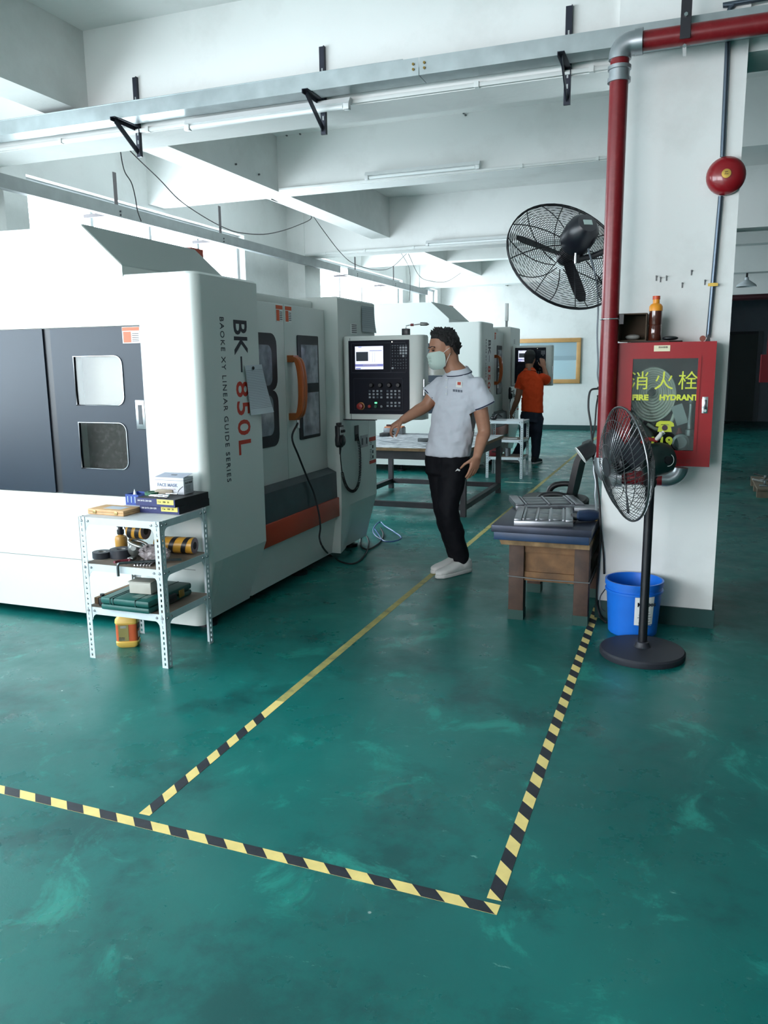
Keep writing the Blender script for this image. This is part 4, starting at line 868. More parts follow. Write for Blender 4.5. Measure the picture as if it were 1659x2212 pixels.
# p/q run so that the near-to-far slant is 45 degrees
tape((-1.547, 1.905, 0), (-1.558, 16.3, 0), 'yellow and black floor tape running away along the machines', -.04, 7, .055, .92)
tape((-.408, 1.875, 0), (-.428, 5.9, 0), 'yellow and black floor tape running up to the wooden table', -.04, 40, .04)
tape((-3.2, 1.893, 0), (-.388, 1.838, 0), 'yellow and black floor tape crossing the foreground', .04, 40, .02)
for i, (x0, y0, x1, y1, lab) in enumerate(((1150, 984, 1225, 986, 'short thin white line on the floor beyond the far shelf'), (1090, 1041, 1150, 1043, 'short thin white line on the floor before the far shelf'))):
    a, b = onz(x0, y0), onz(x1, y1); tag(MB().box((a.x, a.y-.015, .0002), (b.x, a.y+.015, .0008)).build('floor_line', M('line_white', (205, 214, 196), .6)), lab, 'line')

# ============================================================ wooden table with steel surface plate
WOOD = M('old_wood', (74, 54, 44), .7, var=.25, scale=12, dirt=(44, 34, 30), dscale=7, damt=.7); WOODL = M('old_wood_light', (112, 80, 50), .7, var=.25, scale=14, dirt=(60, 46, 36), dscale=6, damt=.7)
PLATE = M('surface_plate', (46, 52, 68), .42, .35, var=.15); PLATEB = M('plate_blue_edge', (28, 54, 86), .45, var=.2, scale=9)
tb = thing('wooden_table', 'low wooden table with a thick dark steel top before the column', 'table', (-.69, 4.55, 0))
tx0, tx1, ty0, ty1, ttz = -.955, -.425, 4.175, 4.97, .54
lx = ((-.868, -.785), (-.515, -.437))
for ya, yb_2 in ((4.235, 4.31), (4.80, 4.875)):
    for a, b in lx: lg = sbox('leg', (a, ya, 0), (b, yb_2, .43), WOOD, tb, bevel=.004); sbox('painted_foot', (a-.0015, ya-.0015, 0), (b+.0015, yb_2+.0015, .055), M('green_foot', (22, 62, 56), .6), lg)
sbox('board', (-.785, 4.25, .385), (-.515, 4.272, .43), WOODL, tb); sbox('board', (-.785, 4.25, .225), (-.515, 4.272, .275), WOODL, tb)
sbox('panel', (-.785, 4.262, .27), (-.515, 4.275, .385), WOODL, tb)
for q in (.20, .345): sbox('side_board', (-.862, 4.31, q), (-.842, 4.80, q+.085), WOOD, tb); sbox('side_board', (-.46, 4.31, q), (-.44, 4.80, q+.085), WOOD, tb)
MB().prism([(-.905, 4.2, .43), (-.435, 4.2, .43), (-.435, 4.2, .458), (-.915, 4.2, .458)], (0, .72, 0)).build('plywood_packing', M('ply_torn', (120, 96, 66), .8, var=.4, scale=18), tb)
sbox('plate_base', (tx0+.012, ty0+.008, .458), (tx1-.012, ty1-.01, .502), PLATEB, tb, bevel=.003); tp_ = sbox('surface_plate', (tx0, ty0, .502), (tx1, ty1, ttz), [PLATE], tb, bevel=.003)
MB().tube([V((lx[0][0]-.004, 4.231, .248)), V((-.7, 4.226, .243)), V((lx[1][1]+.004, 4.231, .243)), V((lx[1][1]+.004, 4.6, .25))], .0035, 6).build('wire_binding', M('bind_wire', (110, 112, 112), .5, .6), tb)
# machined mould plates
STEELP = M('milled_steel', (150, 152, 158), .32, .85, var=.06, scale=40); STEELD = M('milled_pocket', (112, 116, 120), .36, .8)
def mould(fl, fr, bl, nx, ny, h, label):
    o = V((fl.x, fl.y, 0)); ex = V((fr.x-fl.x, fr.y-fl.y, 0)); ey = V((bl.x-fl.x, bl.y-fl.y, 0)); ey = (ey-ex*(ey.dot(ex)/ex.length_squared)); a, b = ex.length, ey.length
    ex.normalize(); ey.normalize(); R = Matrix((ex, ey, V((0, 0, 1)))).transposed(); z = ttz
    t = thing('mould_plate', label, 'metal plate', o+ex*a/2+ey*b/2+V((0, 0, z)), 'milled plates on the wooden table')
    def B(x0, y0, z0, x1, y1, z1, nm, m, bv=0): return MB().bxm(o+ex*(x0+x1)/2+ey*(y0+y1)/2+V((0, 0, (z0+z1)/2)), R, (x1-x0, y1-y0, z1-z0)).build(nm, m, t, bevel=bv)
    B(0, 0, z+.0002, a, b, z+h*.7, 'plate', STEELP, .0015)
    mx, my = a*.16, b*.10; pw, ph = (a-2*mx)/nx, (b-2*my)/ny
    for (u0, v0, u1, v1) in ((0, 0, a*.13, b), (a*.87, 0, a, b)): B(u0+.001, v0+.001, z+h*.7, u1-.001, v1-.001, z+h, 'rail', STEELP, .001)
    for i in range(nx+1): B(mx+pw*i-.006, my*.5, z+h*.7, mx+pw*i+.006, b-my*.5, z+h*.98, 'rib', STEELP, .001)
    for i in range(nx):
        for j in range(ny): B(mx+pw*i+.012, my+ph*j+.006, z+h*.7, mx+pw*(i+1)-.012, my+ph*(j+1)-.006, z+h*.9, 'boss', STEELD, .001)
    for u_, v_ in ((a*.05, b*.07), (a*.95, b*.07), (a*.05, b*.93), (a*.95, b*.93)): B(u_-.008, v_-.004, z+h*.99, u_+.008, v_+.004, z+h*1.005, 'notch', MBLK)
mould(onz(1110, 1135, ttz), onz(1238, 1139, ttz), onz(1142, 1107, ttz), 3, 2, .036, 'milled steel plate with six pockets at the table front')
mould(onz(1114, 1102, ttz), onz(1262, 1101, ttz), onz(1134, 1082, ttz), 2, 3, .036, 'milled steel plate with long pockets at the table back')
g = onz(1278, 1115, ttz); gx, gy = -.475, 4.40
gr = thing('angle_grinder', 'dark blue power tool lying at the table edge', 'power tool', (gx, gy, ttz))
MB().loft([[(gx-.05+u*.11, gy-.02+.05*u+r_*math.cos(q), ttz+.036+r_*math.sin(q)) for q in [2*PI*j/12 for j in range(12)]] for u, r_ in ((0, .02), (.08, .03), (.5, .034), (.8, .03), (1., .022))]).build('motor_body', M('tool_blue', (36, 52, 78), .35), gr, smooth=50)
MB().cyl((gx-.055, gy-.02, ttz+.03), (gx-.08, gy-.03, ttz+.03), .02, n=14).build('gear_head', M('tool_grey', (110, 112, 114), .4, .6), gr, smooth=40)
wb = MB().obox((gx+.0, gy+.13, ttz+.05), (.17, .05, .02), (0, 0, .12)).obox((gx-.04, gy+.13, ttz+.02), (.03, .04, .04), (0, 0, .12)).build('clamp_block', M('block_grey', (140, 142, 146), .5, .4), bevel=.003)
tag(wb, 'grey metal clamp block at the right end of the table', 'clamp')
rg = MB(); rr = random.Random(3)
for i in range(7):
    c0 = V((gx-.10+rr.uniform(-.03, .03), gy-.03+rr.uniform(-.03, .03), ttz+.009)); rg.sphere(c0, (.03, .02, .0085+.006*rr.random()), 10, 6, Matrix.Rotation(rr.uniform(0, 3), 3, 'Z'))
tag(rg.build('shop_rag', M('rag_grey', (150, 140, 138), .9, var=.3, scale=30, dirt=(140, 40, 44), dscale=18, damt=.8), smooth=60), 'crumpled grey and red rag beside the power tool', 'rag')
# clip lamp with flexible neck
hd = ony(1266, 975, 4.58); lm = thing('desk_lamp', 'small black lamp on a grey flexible neck at the table edge', 'lamp', (-.44, 4.55, ttz))
ax = V((-.75, -.25, -.55)).normalized()
MB().lathe([(.012, -.06), (.03, -.05), (.042, -.02), (.048, .02), (.05, .035), (.046, .035), (.042, 0), (0, -.02)], hd, ax, 24, cap=False).build('shade', BLKPL, lm, smooth=40)
MB().lathe([(.049, .034), (.052, .034), (.052, .039), (.049, .039)], hd, ax, 24).build('rim', LABELW, lm, smooth=40)
MB().tube([hd-ax*.055]+catmull([hd-ax*.08, ony(1283, 1010, 4.57), ony(1287, 1040, 4.55), ony(1286, 1070, 4.53), ony(1288, 1095, 4.5), V((-.437, 4.47, ttz+.02))], 6), .008, 10).build('flexible_neck', M('neck_grey', (140, 146, 150), .35, .7), lm, smooth=60)
sbox('clamp', (-.455, 4.45, ttz), (-.426, 4.49, ttz+.03), M('clamp_yellow', (180, 150, 60), .5), lm)
# office chair behind the table
CH = M('chair_black', (16, 17, 21), .5); MESH = M('chair_mesh', (24, 25, 30), .8)
cx, cyy = -.80, 5.50
ch = thing('office_chair', 'black office chair with curved armrest behind the wooden table', 'chair', (cx, cyy, 0))
rings = []
for z_, k_ in ((.42, .9), (.435, 1.), (.47, 1.), (.485, .94)): rings.append([(cx-.02+.23*k_*math.copysign(abs(math.cos(q))**.6, math.cos(q)), cyy+.23*k_*math.copysign(abs(math.sin(q))**.6, math.sin(q)), z_) for q in [2*PI*j/24 for j in range(24)]])
MB().loft(rings).build('seat', CH, ch, smooth=40)
bk_ = [ony(x, y, cyy) for x, y in ((1228, 1090), (1236, 1060), (1244, 1025), (1252, 990), (1262, 970), (1268, 955))]
rows = []
for i, p in enumerate(bk_):
    hw = .19+.03*math.sin(i/5*PI); rows.append([(p.x-.012, cyy-hw, p.z), (p.x-.012-.018, cyy, p.z), (p.x-.012, cyy+hw, p.z), (p.x+.026, cyy+hw, p.z), (p.x+.012, cyy, p.z), (p.x+.026, cyy-hw, p.z)])
MB().loft(rows).build('backrest', CH, ch, smooth=50)
for s_ in (-1, 1):
    yy = cyy+s_*.25; A = [ony(x, y, cyy) for x, y in ((1238, 1062), (1215, 1056), (1190, 1058), (1176, 1068), (1174, 1085))]
    MB().tube(catmull([V((p.x, yy, p.z)) for p in A]+[V((A[-1].x+.04, yy-s_*.02, .46))], 6), [.02]*12+[.022]*10+[.016]*9, 10).build('armrest', CH, ch, smooth=60)
MB().bar((bk_[0].x, cyy, bk_[0].z+.02), (cx+.1, cyy, .43), .05, .03).build('back_bar', CH, ch)
MB().cyl((cx, cyy, .1), (cx, cyy, .42), .028, n=14).build('gas_column', CH, ch, smooth=40)
for k_ in range(5):
    a = .5+2*PI*k_/5; e = V((cx+.27*math.cos(a), cyy+.27*math.sin(a), .075)); lg = MB().bar((cx, cyy, .11), e, .04, .03).build('base_leg', CH, ch)
    MB().cyl(e+V((-.02, 0, -.05)), e+V((.02, 0, -.05)), .025, n=14).cyl(e+V((0, 0, -.05)), e+V((0, 0, .0)), .008, n=8).build('castor', M('castor_grey', (70, 72, 76), .4), lg, smooth=40)

# ============================================================ far wall window and the dim passage
fw0, fw1 = ony(1085, 735, YF), ony(1256, 730, YF); fz0, fz1 = ony(1240, 828, YF).z, ony(1240, 730, YF).z
FWD_ = M('frame_pine', (196, 150, 92), .5, var=.1, scale=6)
w4 = thing('interior_window', 'wood-framed interior window on the far white wall', 'window', ((fw0.x+fw1.x)/2, YF, fz0))
yw = YF-.001
for nm, p, q in (('frame_rail', (fw0.x, yw-.05, fz1-.085), (fw1.x, yw, fz1)), ('frame_rail', (fw0.x, yw-.05, fz0), (fw1.x, yw, fz0+.085)), ('frame_stile', (fw0.x, yw-.05, fz0+.085), (fw0.x+.085, yw, fz1-.085)), ('frame_stile', (fw1.x-.085, yw-.05, fz0+.085), (fw1.x, yw, fz1-.085))): sbox(nm, p, q, FWD_, w4, bevel=.006)
sbox('backing', (fw0.x+.085, yw-.004, fz0+.085), (fw1.x-.085, yw, fz1-.085), M('window_white', (236, 240, 244), .35), w4)
sbox('blind', (fw0.x+.085, yw-.008, fz1-.45), (fw1.x-.085, yw-.004, fz1-.085), M('blind_grey', (206, 210, 216), .6, var=.08, scale=2), w4); sbox('blind_hem', (fw0.x+.085, yw-.011, fz1-.45), (fw1.x-.085, yw-.004, fz1-.36), M('blind_hem', (186, 190, 198), .6), w4)
sbox('pane', (fw0.x+.085, yw-.022, fz0+.085), (fw1.x-.085, yw-.018, fz1-.085), PANE, w4)
yd_ = 20.5
d0, d1 = ony(1575, 800, yd_), ony(1643, 800, yd_); dz1 = ony(1610, 722, yd_).z
dk = thing('passage_door', 'dark grey-green door at the end of the passage', 'door', ((d0.x+d1.x)/2, yd_-.03, 0))
sbox('leaf', (d0.x, yd_-.045, .01), (d1.x-.1, yd_-.005, dz1), M('door_dark', (74, 84, 84), .6), dk); sbox('jamb', (d1.x-.1, yd_-.06, 0), (d1.x, yd_-.001, dz1+.06), M('jamb_grey', (110, 116, 122), .6), dk); sbox('lintel', (d0.x-.1, yd_-.06, dz1), (d1.x-.1, yd_-.001, dz1+.06), M('lintel_dark', (50, 54, 60), .6), dk)
r0, r1 = ony(1645, 766, 16.2), ony(1645, 826, 16.2)
XP = 1.20
fb = thing('red_hose_box', 'dark red fire box on the passage wall at the right edge', 'fire box', (r0.x+.3, 16.2, r1.z))
sbox('case', (r0.x, 16.15, r1.z), (r0.x+.62, 16.35, r0.z), M('cabinet_red_far', (120, 16, 28), .5), fb); sbox('riser', (r0.x+.09, 16.22, r0.z), (r0.x+.17, 16.30, ZC), M('pipe_red_far', (110, 16, 26), .5), fb); MB().sphere((r0.x+.2, 16.2, r1.z-.07), (.06, .06, .07), 12, 8).build('valve', BLKPL, fb, smooth=50)
sbox('stand_pipe', (r0.x+.25, 16.22, 0), (r0.x+.33, 16.30, r1.z), M('pipe_red_far', (110, 16, 26), .5), fb)
lp_ = ony(1613, 612, 15.0); pl = thing('pendant_lamp', 'small pendant lamp with a pale conical shade in the passage', 'lamp', (lp_.x, 15.0, lp_.z-.05))
MB().lathe([(.03, .10), (.035, .06), (.15, -.02), (.16, -.05), (.15, -.05), (.03, .05)], (lp_.x, 15.05, lp_.z), n=24, cap=False).build('shade', M('shade_pale', (190, 196, 200), .4), pl, smooth=40)
sbox('stem', (lp_.x-.015, 15.035, lp_.z+.09), (lp_.x+.015, 15.065, ZM), BLKPL, pl)
pz = ony(1620, 642, 15.4).z; MB().cyl((ony(1570, 645, 15.4).x, 15.4, pz), (4.0, 15.4, pz), .05, n=14).build('dark_pipe', M('pipe_dark_red', (56, 14, 24), .5), smooth=40)
tag(bpy.data.objects['dark_pipe'], 'dark red pipe crossing high in the passage', 'pipe')
for x in (1.6, 3.6): MB().bar((x, 15.4, pz), (x, 15.4, ZC), .02, .02).build('hanger_rod', BLKPL, None)
for o_ in [o for o in col.objects if o.name.startswith('hanger_rod')]:
    o_.parent = bpy.data.objects['dark_pipe']; o_.location = o_.location-bpy.data.objects['dark_pipe'].location
# pallet with clamps at the right edge
pq = onz(1628, 1040, .10); PW = M('pallet_wood', (120, 108, 92), .8, var=.2, scale=10)
pa = thing('wooden_pallet', 'low wooden pallet with steel clamps at the right edge', 'pallet', (pq.x+.5, pq.y, 0))
for i in range(3): sbox('bearer', (pq.x, pq.y-.5+i*.42, 0), (pq.x+1.1, pq.y-.42+i*.42, .08), PW, pa)
for i in range(7): sbox('plank', (pq.x+.0+i*.16, pq.y-.52, .08), (pq.x+.14+i*.16, pq.y+.44, .10), PW, pa)
for i, (dx, dy) in enumerate(((.08, -.35), (.22, -.15), (.12, .1), (.4, -.3), (.35, .15))):
    c = V((pq.x+dx, pq.y+dy, .1)); cl = thing('toggle_clamp', ('steel clamp at the near corner of the pallet', 'steel clamp in the middle of the pallet', 'steel clamp at the far side of the pallet', 'steel clamp further right on the pallet', 'steel clamp at the right rear of the pallet')[i], 'clamp', c, 'steel clamps on the pallet')
    MB().box(c+V((-.05, -.03, 0)), c+V((.05, .03, .015))).box(c+V((-.012, -.02, .015)), c+V((.012, .02, .06))).build('body', MSTL, cl, bevel=.002)
    MB().cyl(c+V((-.02, 0, .05)), c+V((-.12, -.02, .075)), .009, n=10).build('lever', MSTL if i else M('clamp_grip_white', (206, 206, 204), .5), cl, smooth=40)
# ============================================================ slotted angle shelves
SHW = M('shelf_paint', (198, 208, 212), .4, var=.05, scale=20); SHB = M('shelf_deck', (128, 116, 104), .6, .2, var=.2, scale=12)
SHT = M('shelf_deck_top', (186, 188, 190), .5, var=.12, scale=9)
BOLT = M('bolt_steel', (150, 154, 156), .3, .9)
sX0, sX1, sY0, sY1, sH = -2.682, -2.222, 2.985, 3.372, .707
LEV = (.705, .478, .262)
def post(t, x, y, sx, sy):
    m = MB(); f = .034
    def flange(along):
        n_ = int((sH-.02)/.026)
        def bx(u0, u1, z0, z1):
            if along == 'x': m.box((x+sx*u0, y, z0), (x+sx*u1, y+sy*.002, z1))
            else: m.box((x, y+sy*u0, z0), (x+sx*.002, y+sy*u1, z1))
        bx(0, .013, 0, sH); bx(.021, f, 0, sH)
        for i in range(n_+1): bx(.013, .021, i*.026, min(i*.026+.012, sH))
    flange('x'); flange('y'); m.build('post', SHW, t)
def slotted_shelf(label):
    t = thing('slotted_angle_shelf', label, 'shelf', ((sX0+sX1)/2, (sY0+sY1)/2, 0), 'slotted angle shelves beside the machines')
    for x, sx in ((sX0, 1), (sX1, -1)):
        for y, sy in ((sY0, 1), (sY1, -1)): post(t, x, y, sx, sy)
    for zt in LEV:
        e = .003; x0, x1, y0, y1 = sX0+e, sX1-e, sY0+e, sY1-e
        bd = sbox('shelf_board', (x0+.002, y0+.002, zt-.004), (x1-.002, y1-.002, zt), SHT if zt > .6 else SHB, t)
        def lip(L):
            P = [(0, zt), (L, zt), (L, zt-.07)]+[(L-.035-.035*math.cos(a)+.0, zt-.07+.035*math.sin(a)+.0) for a in [PI-PI/2*i/6*1 for i in range(0)]]
            P += [(L-.034-.03+.03*math.cos(a), zt-.064+.03*math.sin(a)) for a in [PI/2*i/6 for i in range(7)]]
            P += [(.034+.03-.03*math.cos(a), zt-.064+.03*math.sin(a)) for a in [PI/2*(6-i)/6 for i in range(7)]]
            return P+[(0, zt-.07)]
        for y, d_ in ((y0, .0015), (y1-.0015, .0015)): MB().prism([(x0+u, y, v) for u, v in lip(x1-x0)], (0, d_, 0)).build('lip', SHW, bd)
        for x, d_ in ((x0, .0015), (x1-.0015, .0015)): MB().prism([(x, y0+u, v) for u, v in lip(y1-y0)], (d_, 0, 0)).build('lip', SHW, bd)
        for x in (sX0+.017, sX0+.05, sX1-.05, sX1-.017): MB().lathe([(.0065, 0), (.005, .004), (0, .005)], (x, sY0+(0 if abs(x-(sX0+sX1)/2) > .2 else .003), zt-.018), (0, -1, 0), 10).build('bolt', BOLT, t, smooth=40)
        for y in (sY0+.017, sY0+.05, sY1-.05, sY1-.017): MB().lathe([(.0065, 0), (.005, .004), (0, .005)], (sX1-(0 if abs(y-(sY0+sY1)/2) > .165 else .003), y, zt-.018), (1, 0, 0), 10).build('bolt', BOLT, t, smooth=40)
    return t
slotted_shelf('white slotted angle shelf crowded with tools, nearest the camera')
Z1, Z2, Z3 = [z+.0005 for z in LEV]
def oriented(fl, fr, br):
    o = V((fl.x, fl.y, 0)); ex = V((fr.x-fl.x, fr.y-fl.y, 0)); ey = V((br.x-fr.x, br.y-fr.y, 0)); a = ex.length; ex = ex/a
    ey = ey-ex*ey.dot(ex); b = ey.length; ey = ey/b
    return o, ex, ey, a, b, Matrix((ex, ey, V((0, 0, 1)))).transposed()
class Frame:
    """box parts laid out in a thing's own x, y, z"""
    def __init__(s, o, ex, ey, z): s.o, s.ex, s.ey, s.z = V((o.x, o.y, z)), ex, ey, z; s.R = Matrix((ex, ey, V((0, 0, 1)))).transposed()
    def p(s, x, y, z): return s.o+s.ex*x+s.ey*y+V((0, 0, z))
    def box(s, a, b, nm, m, t, bv=0): return MB().bxm(s.p((a[0]+b[0])/2, (a[1]+b[1])/2, (a[2]+b[2])/2), s.R, tuple(abs(q-p) for p, q in zip(a, b))).build(nm, m, t, bevel=bv)
# wooden case
o, ex, ey, a, b, R = oriented(onz(190, 1110, Z1), onz(267, 1116, Z1), onz(303, 1101, Z1)); b = min(b, .13)
PINE = M('case_pine', (190, 152, 108), .55, var=.15, scale=16)
t = thing('wooden_case', 'flat pale wooden case with two brass latches', 'case', o+ex*a/2+ey*b/2+V((0, 0, Z1))); F = Frame(o, ex, ey, Z1)
F.box((0, 0, 0), (a, b, .012), 'base', PINE, t, .0015); lid = F.box((0, 0, .0125), (a, b, .026), 'lid', PINE, t, .0015); F.box((a*.3, b*.25, .026), (a*.8, b*.75, .0266), 'paper_label', M('label_bluegrey', (176, 182, 190), .6), lid)
for u in (.2, .8): F.box((a*u-.009, -.004, .005), (a*u+.009, 0, .021), 'latch', M('latch_brass', (170, 150, 100), .35, .8), t, .001)
# blue carton with tissue and green tape
o, ex, ey, a, b, R = oriented(onz(272, 1090, Z1), onz(300, 1092, Z1), onz(312, 1078, Z1)); F = Frame(o, ex, ey, Z1); b = .10
BLC = M('carton_blue', (40, 66, 140), .6, var=.2, scale=60)
t = thing('blue_carton', 'small blue patterned carton standing open behind the wooden case', 'box', F.p(a/2, b/2, 0))
for p, q in (((0, 0, 0), (a, .002, .055)), ((0, b-.002, 0), (a, b, .055)), ((0, .002, 0), (.002, b-.002, .055)), ((a-.002, .002, 0), (a, b-.002, .055)), ((.002, .002, 0), (a-.002, b-.002, .002))): F.box(p, q, 'carton_side', BLC, t)
for i in range(3): F.box((a*(.15+.28*i), -.0012, .012), (a*(.22+.28*i), 0, .045), 'print_mark', M('print_pale', (150, 170, 210), .6), t)
c = F.p(a*.4, .03, .03); tag(MB().add([c+V((-.015, -.01, -.02)), c+V((.02, -.01, -.02)), c+V((.018, .02, -.02)), c+V((-.012, .02, -.02)), c+V((.002, .0, .05))], [(0, 1, 4), (1, 2, 4), (2, 3, 4), (3, 0, 4), (0, 3, 2, 1)]).build('tissue', M('tissue_white', (214, 216, 218), .8)), 'white tissue sticking out of the small blue carton', 'tissue')
# two packs of abrasive sheets
NAVY = M('pack_navy', (32, 40, 92), .55, var=.1); PKB = M('pack_black', (24, 24, 28), .6, var=.15, scale=30); PKY = M('pack_yellow', (214, 202, 104), .55)
packs = []
for i, (pf, lab, s1) in enumerate((((303, 1107), 'lower navy and black pack of abrasive sheets, yellow label', 'Cw  180  20'), ((295, 1091), 'upper navy and black pack of abrasive sheets, under the mask box', 'Cw  280  20'))):
    zz = Z1+i*.0375
    if i == 0: fl, fr, br = onz(303, 1107, zz), onz(387, 1112, zz), onz(450, 1090, zz)
    else: fl, fr, br = onz(294, 1091, zz), onz(378, 1097, zz), onz(450, 1073, zz)
    o, ex, ey, a, b, R = oriented(fl, fr, br); b = min(b, .27); F = Frame(o, ex, ey, zz)
    t = thing('abrasive_pack', lab, 'pack', F.p(a/2, b/2, 0), 'packs of abrasive sheets on the top shelf')
    F.box((0, .004, 0), (a, b, .037), 'sheets', PKB, t); F.box((-.0008, 0, -.0), (a*1.0, .004, .037), 'spine', NAVY, t)
    F.box((a*.55, -.0012, .012), (a*.97, 0, .036), 'yellow_label', PKY, t)
    text(s1, .013, TXTBLK, t, F.p(a*.58, -.0013, .02), ex, (0, 0, 1), 'label_lettering', .0003)['kind'] = 'stuff'
    text('100 SHTS 230×280', .011, LABELW, t, F.p(a*.04, -.0001, .021), ex, (0, 0, 1), 'spine_lettering', .0003)['kind'] = 'stuff'
    packs.append(F)
ZB = Z1+.0755
# face mask box
o, ex, ey, a, b, R = oriented(onz(337, 1066, ZB), onz(398, 1069, ZB), onz(421, 1060, ZB)); b = .085; F = Frame(o, ex, ey, ZB)
CRT = M('mask_carton', (206, 208, 214), .55); CRG = M('mask_carton_top', (150, 156, 172), .55)
t = thing('face_mask_box', 'white face mask carton standing on the abrasive packs', 'box', F.p(a/2, b/2, 0)); h = .083
F.box((0, 0, 0), (a, b, h), 'carton', CRT, t, .001)
F.box((-.0006, -.0006, h-.014), (a+.0006, b+.0006, h-.0125), 'fold_line', M('fold_grey', (96, 102, 116), .6), t)
fl_ = MB(); fl_.prism([F.p(0, 0, h+.001), F.p(0, b, h+.012), F.p(0, b, h+.013), F.p(0, 0, h+.002)], ex*a).build('flap', CRG, t)
F.box((a*.42, b*.45, h+.004), (a*.6, b*.62, h+.009), 'opening', MBLK, t)
text('FACE MASK', .0225, M('print_steel', (110, 122, 146), .5), t, F.p(a*.07, -.0004, h*.46), ex, (0, 0, 1), 'carton_lettering', .0004, bold=.0004)
text('SURGICAL DISPOSABLE', .0088, M('print_pink', (190, 176, 180), .5), t, F.p(a*.17, -.0004, h*.28), ex, (0, 0, 1), 'carton_lettering', .0003)['kind'] = 'stuff'
text('50 PCS', .0088, M('print_pink', (190, 176, 180), .5), t, F.p(a*.34, -.0004, h*.10), ex, (0, 0, 1), 'carton_lettering', .0003)['kind'] = 'stuff'
text('FACE MASK', .0125, TXTBLK, t, F.p(a+.0004, b*.12, h*.62), ey, (0, 0, 1), 'carton_lettering', .0004)['kind'] = 'stuff'
for i in range(5): MB().bxm(F.p(a+.0006, b*.42, h*(.48-.08*i)), R, (.0008, b*(.5-.05*(i % 3)), .002)).build('print_line', M('print_grey', (120, 124, 128), .6), t)
MB().tube([F.p(a*.78, -.0004, h*.14), F.p(a*.82, -.0004, h*.26), F.p(a*.86, -.0004, h*.34), F.p(a*.97, -.0004, h*.5)], .0014, 5).build('mask_drawing', TXTBLK, t)
# loose cutters lying on the top pack
F = packs[1]; rr = random.Random(5)
ZC2 = .0375
for i in range(9):
    x, y = .065+rr.uniform(-.03, .03)+.012*i, .055+rr.uniform(-.03, .035); an = rr.uniform(-.25, .3); L = rr.uniform(.05, .075); d = F.ex*math.cos(an)+F.ey*math.sin(an)
    c = F.p(x, y, ZC2+.0045+(.008 if i > 5 else 0))
    tag(MB().tube([c-d*L/2, c-d*L*.12, c-d*L*.1, c+d*L*.46, c+d*L/2], [.0033, .0033, .0045, .0045, .003], 10).build('end_mill', CHROME, smooth=40), ('bright steel end mill lying loose on the upper abrasive pack'), 'cutter', 'end mills on the abrasive pack')
c = F.p(.02, .10, ZC2+.0002); tag(MB().lathe([(.02, 0), (.037, 0), (.037, .014), (.02, .014), (.02, 0)], c, n=24, cap=False).build('green_tape_roll', M('tape_green', (40, 92, 66), .4), smooth=40), 'small green tape roll beside the blue carton', 'tape roll')
c = F.p(.07, .135, ZC2+.0002); tag(MB().obox(c+V((0, 0, .012)), (.09, .05, .024), (.0, .0, .35)).build('paper_pouch', M('pouch_tan', (170, 158, 140), .8, var=.15), bevel=.006), 'tan paper pouch lying beside the green tape roll', 'pouch')
# --- middle shelf
def tape_roll(px, py, r, h, lab, z=Z2):
    c = onz(px, py, z); t = thing('tape_roll', lab, 'tape roll', V((c.x, c.y, z)), 'black tape rolls on the middle shelf')
    MB().lathe([(r*.45, 0), (r, 0), (r, h), (r*.45, h), (r*.45, 0)], (c.x, c.y, z), n=32, cap=False).build('tape', M('tape_charcoal', (40, 44, 52), .5), t, smooth=40)
    MB().lathe([(r*.38, .001), (r*.45, .001), (r*.45, h-.001), (r*.38, h-.001), (r*.38, .001)], (c.x, c.y, z), n=24, cap=False).build('core', M('core_grey', (140, 140, 136), .6), t, smooth=40)
tape_roll(221, 1204, .046, .03, 'lower black tape roll at the left end of the shelf')
tape_roll(262, 1203, .053, .042, 'thicker black tape roll, right of the other one')
c = onz(263, 1184, Z2); oc = thing('oil_can', 'amber hand pump oil can with a black nozzle', 'oil can', V((c.x, c.y, Z2)))
MB().lathe([(.028, 0), (.031, .004), (.032, .05), (.028, .064), (.014, .07), (.014, .076)], (c.x, c.y, Z2), n=24).build('reservoir', M('oil_amber', (176, 130, 58), .35), oc, smooth=40)
MB().lathe([(.016, .074), (.018, .078), (.018, .098), (.012, .102), (.012, .118)], (c.x, c.y, Z2), n=18).build('pump_cap', BLKPL, oc, smooth=40)
MB().obox((c.x, c.y, Z2+.122), (.034, .016, .02), (0, 0, .1)).build('pump_head', BLKPL, oc, bevel=.002)
MB().tube([V((c.x+.015, c.y, Z2+.124)), V((c.x+.05, c.y+.01, Z2+.134)), V((c.x+.075, c.y+.02, Z2+.143))], [.004, .003, .0022], 8).build('spout', M('spout_red', (110, 52, 56), .4), oc, smooth=60)
MB().tube(catmull([(c.x+.012, c.y-.004, Z2+.128), (c.x+.022, c.y-.006, Z2+.138), (c.x+.032, c.y-.006, Z2+.115), (c.x+.048, c.y-.006, Z2+.082)], 5), .0035, 8).build('trigger', BLKPL, oc, smooth=60)
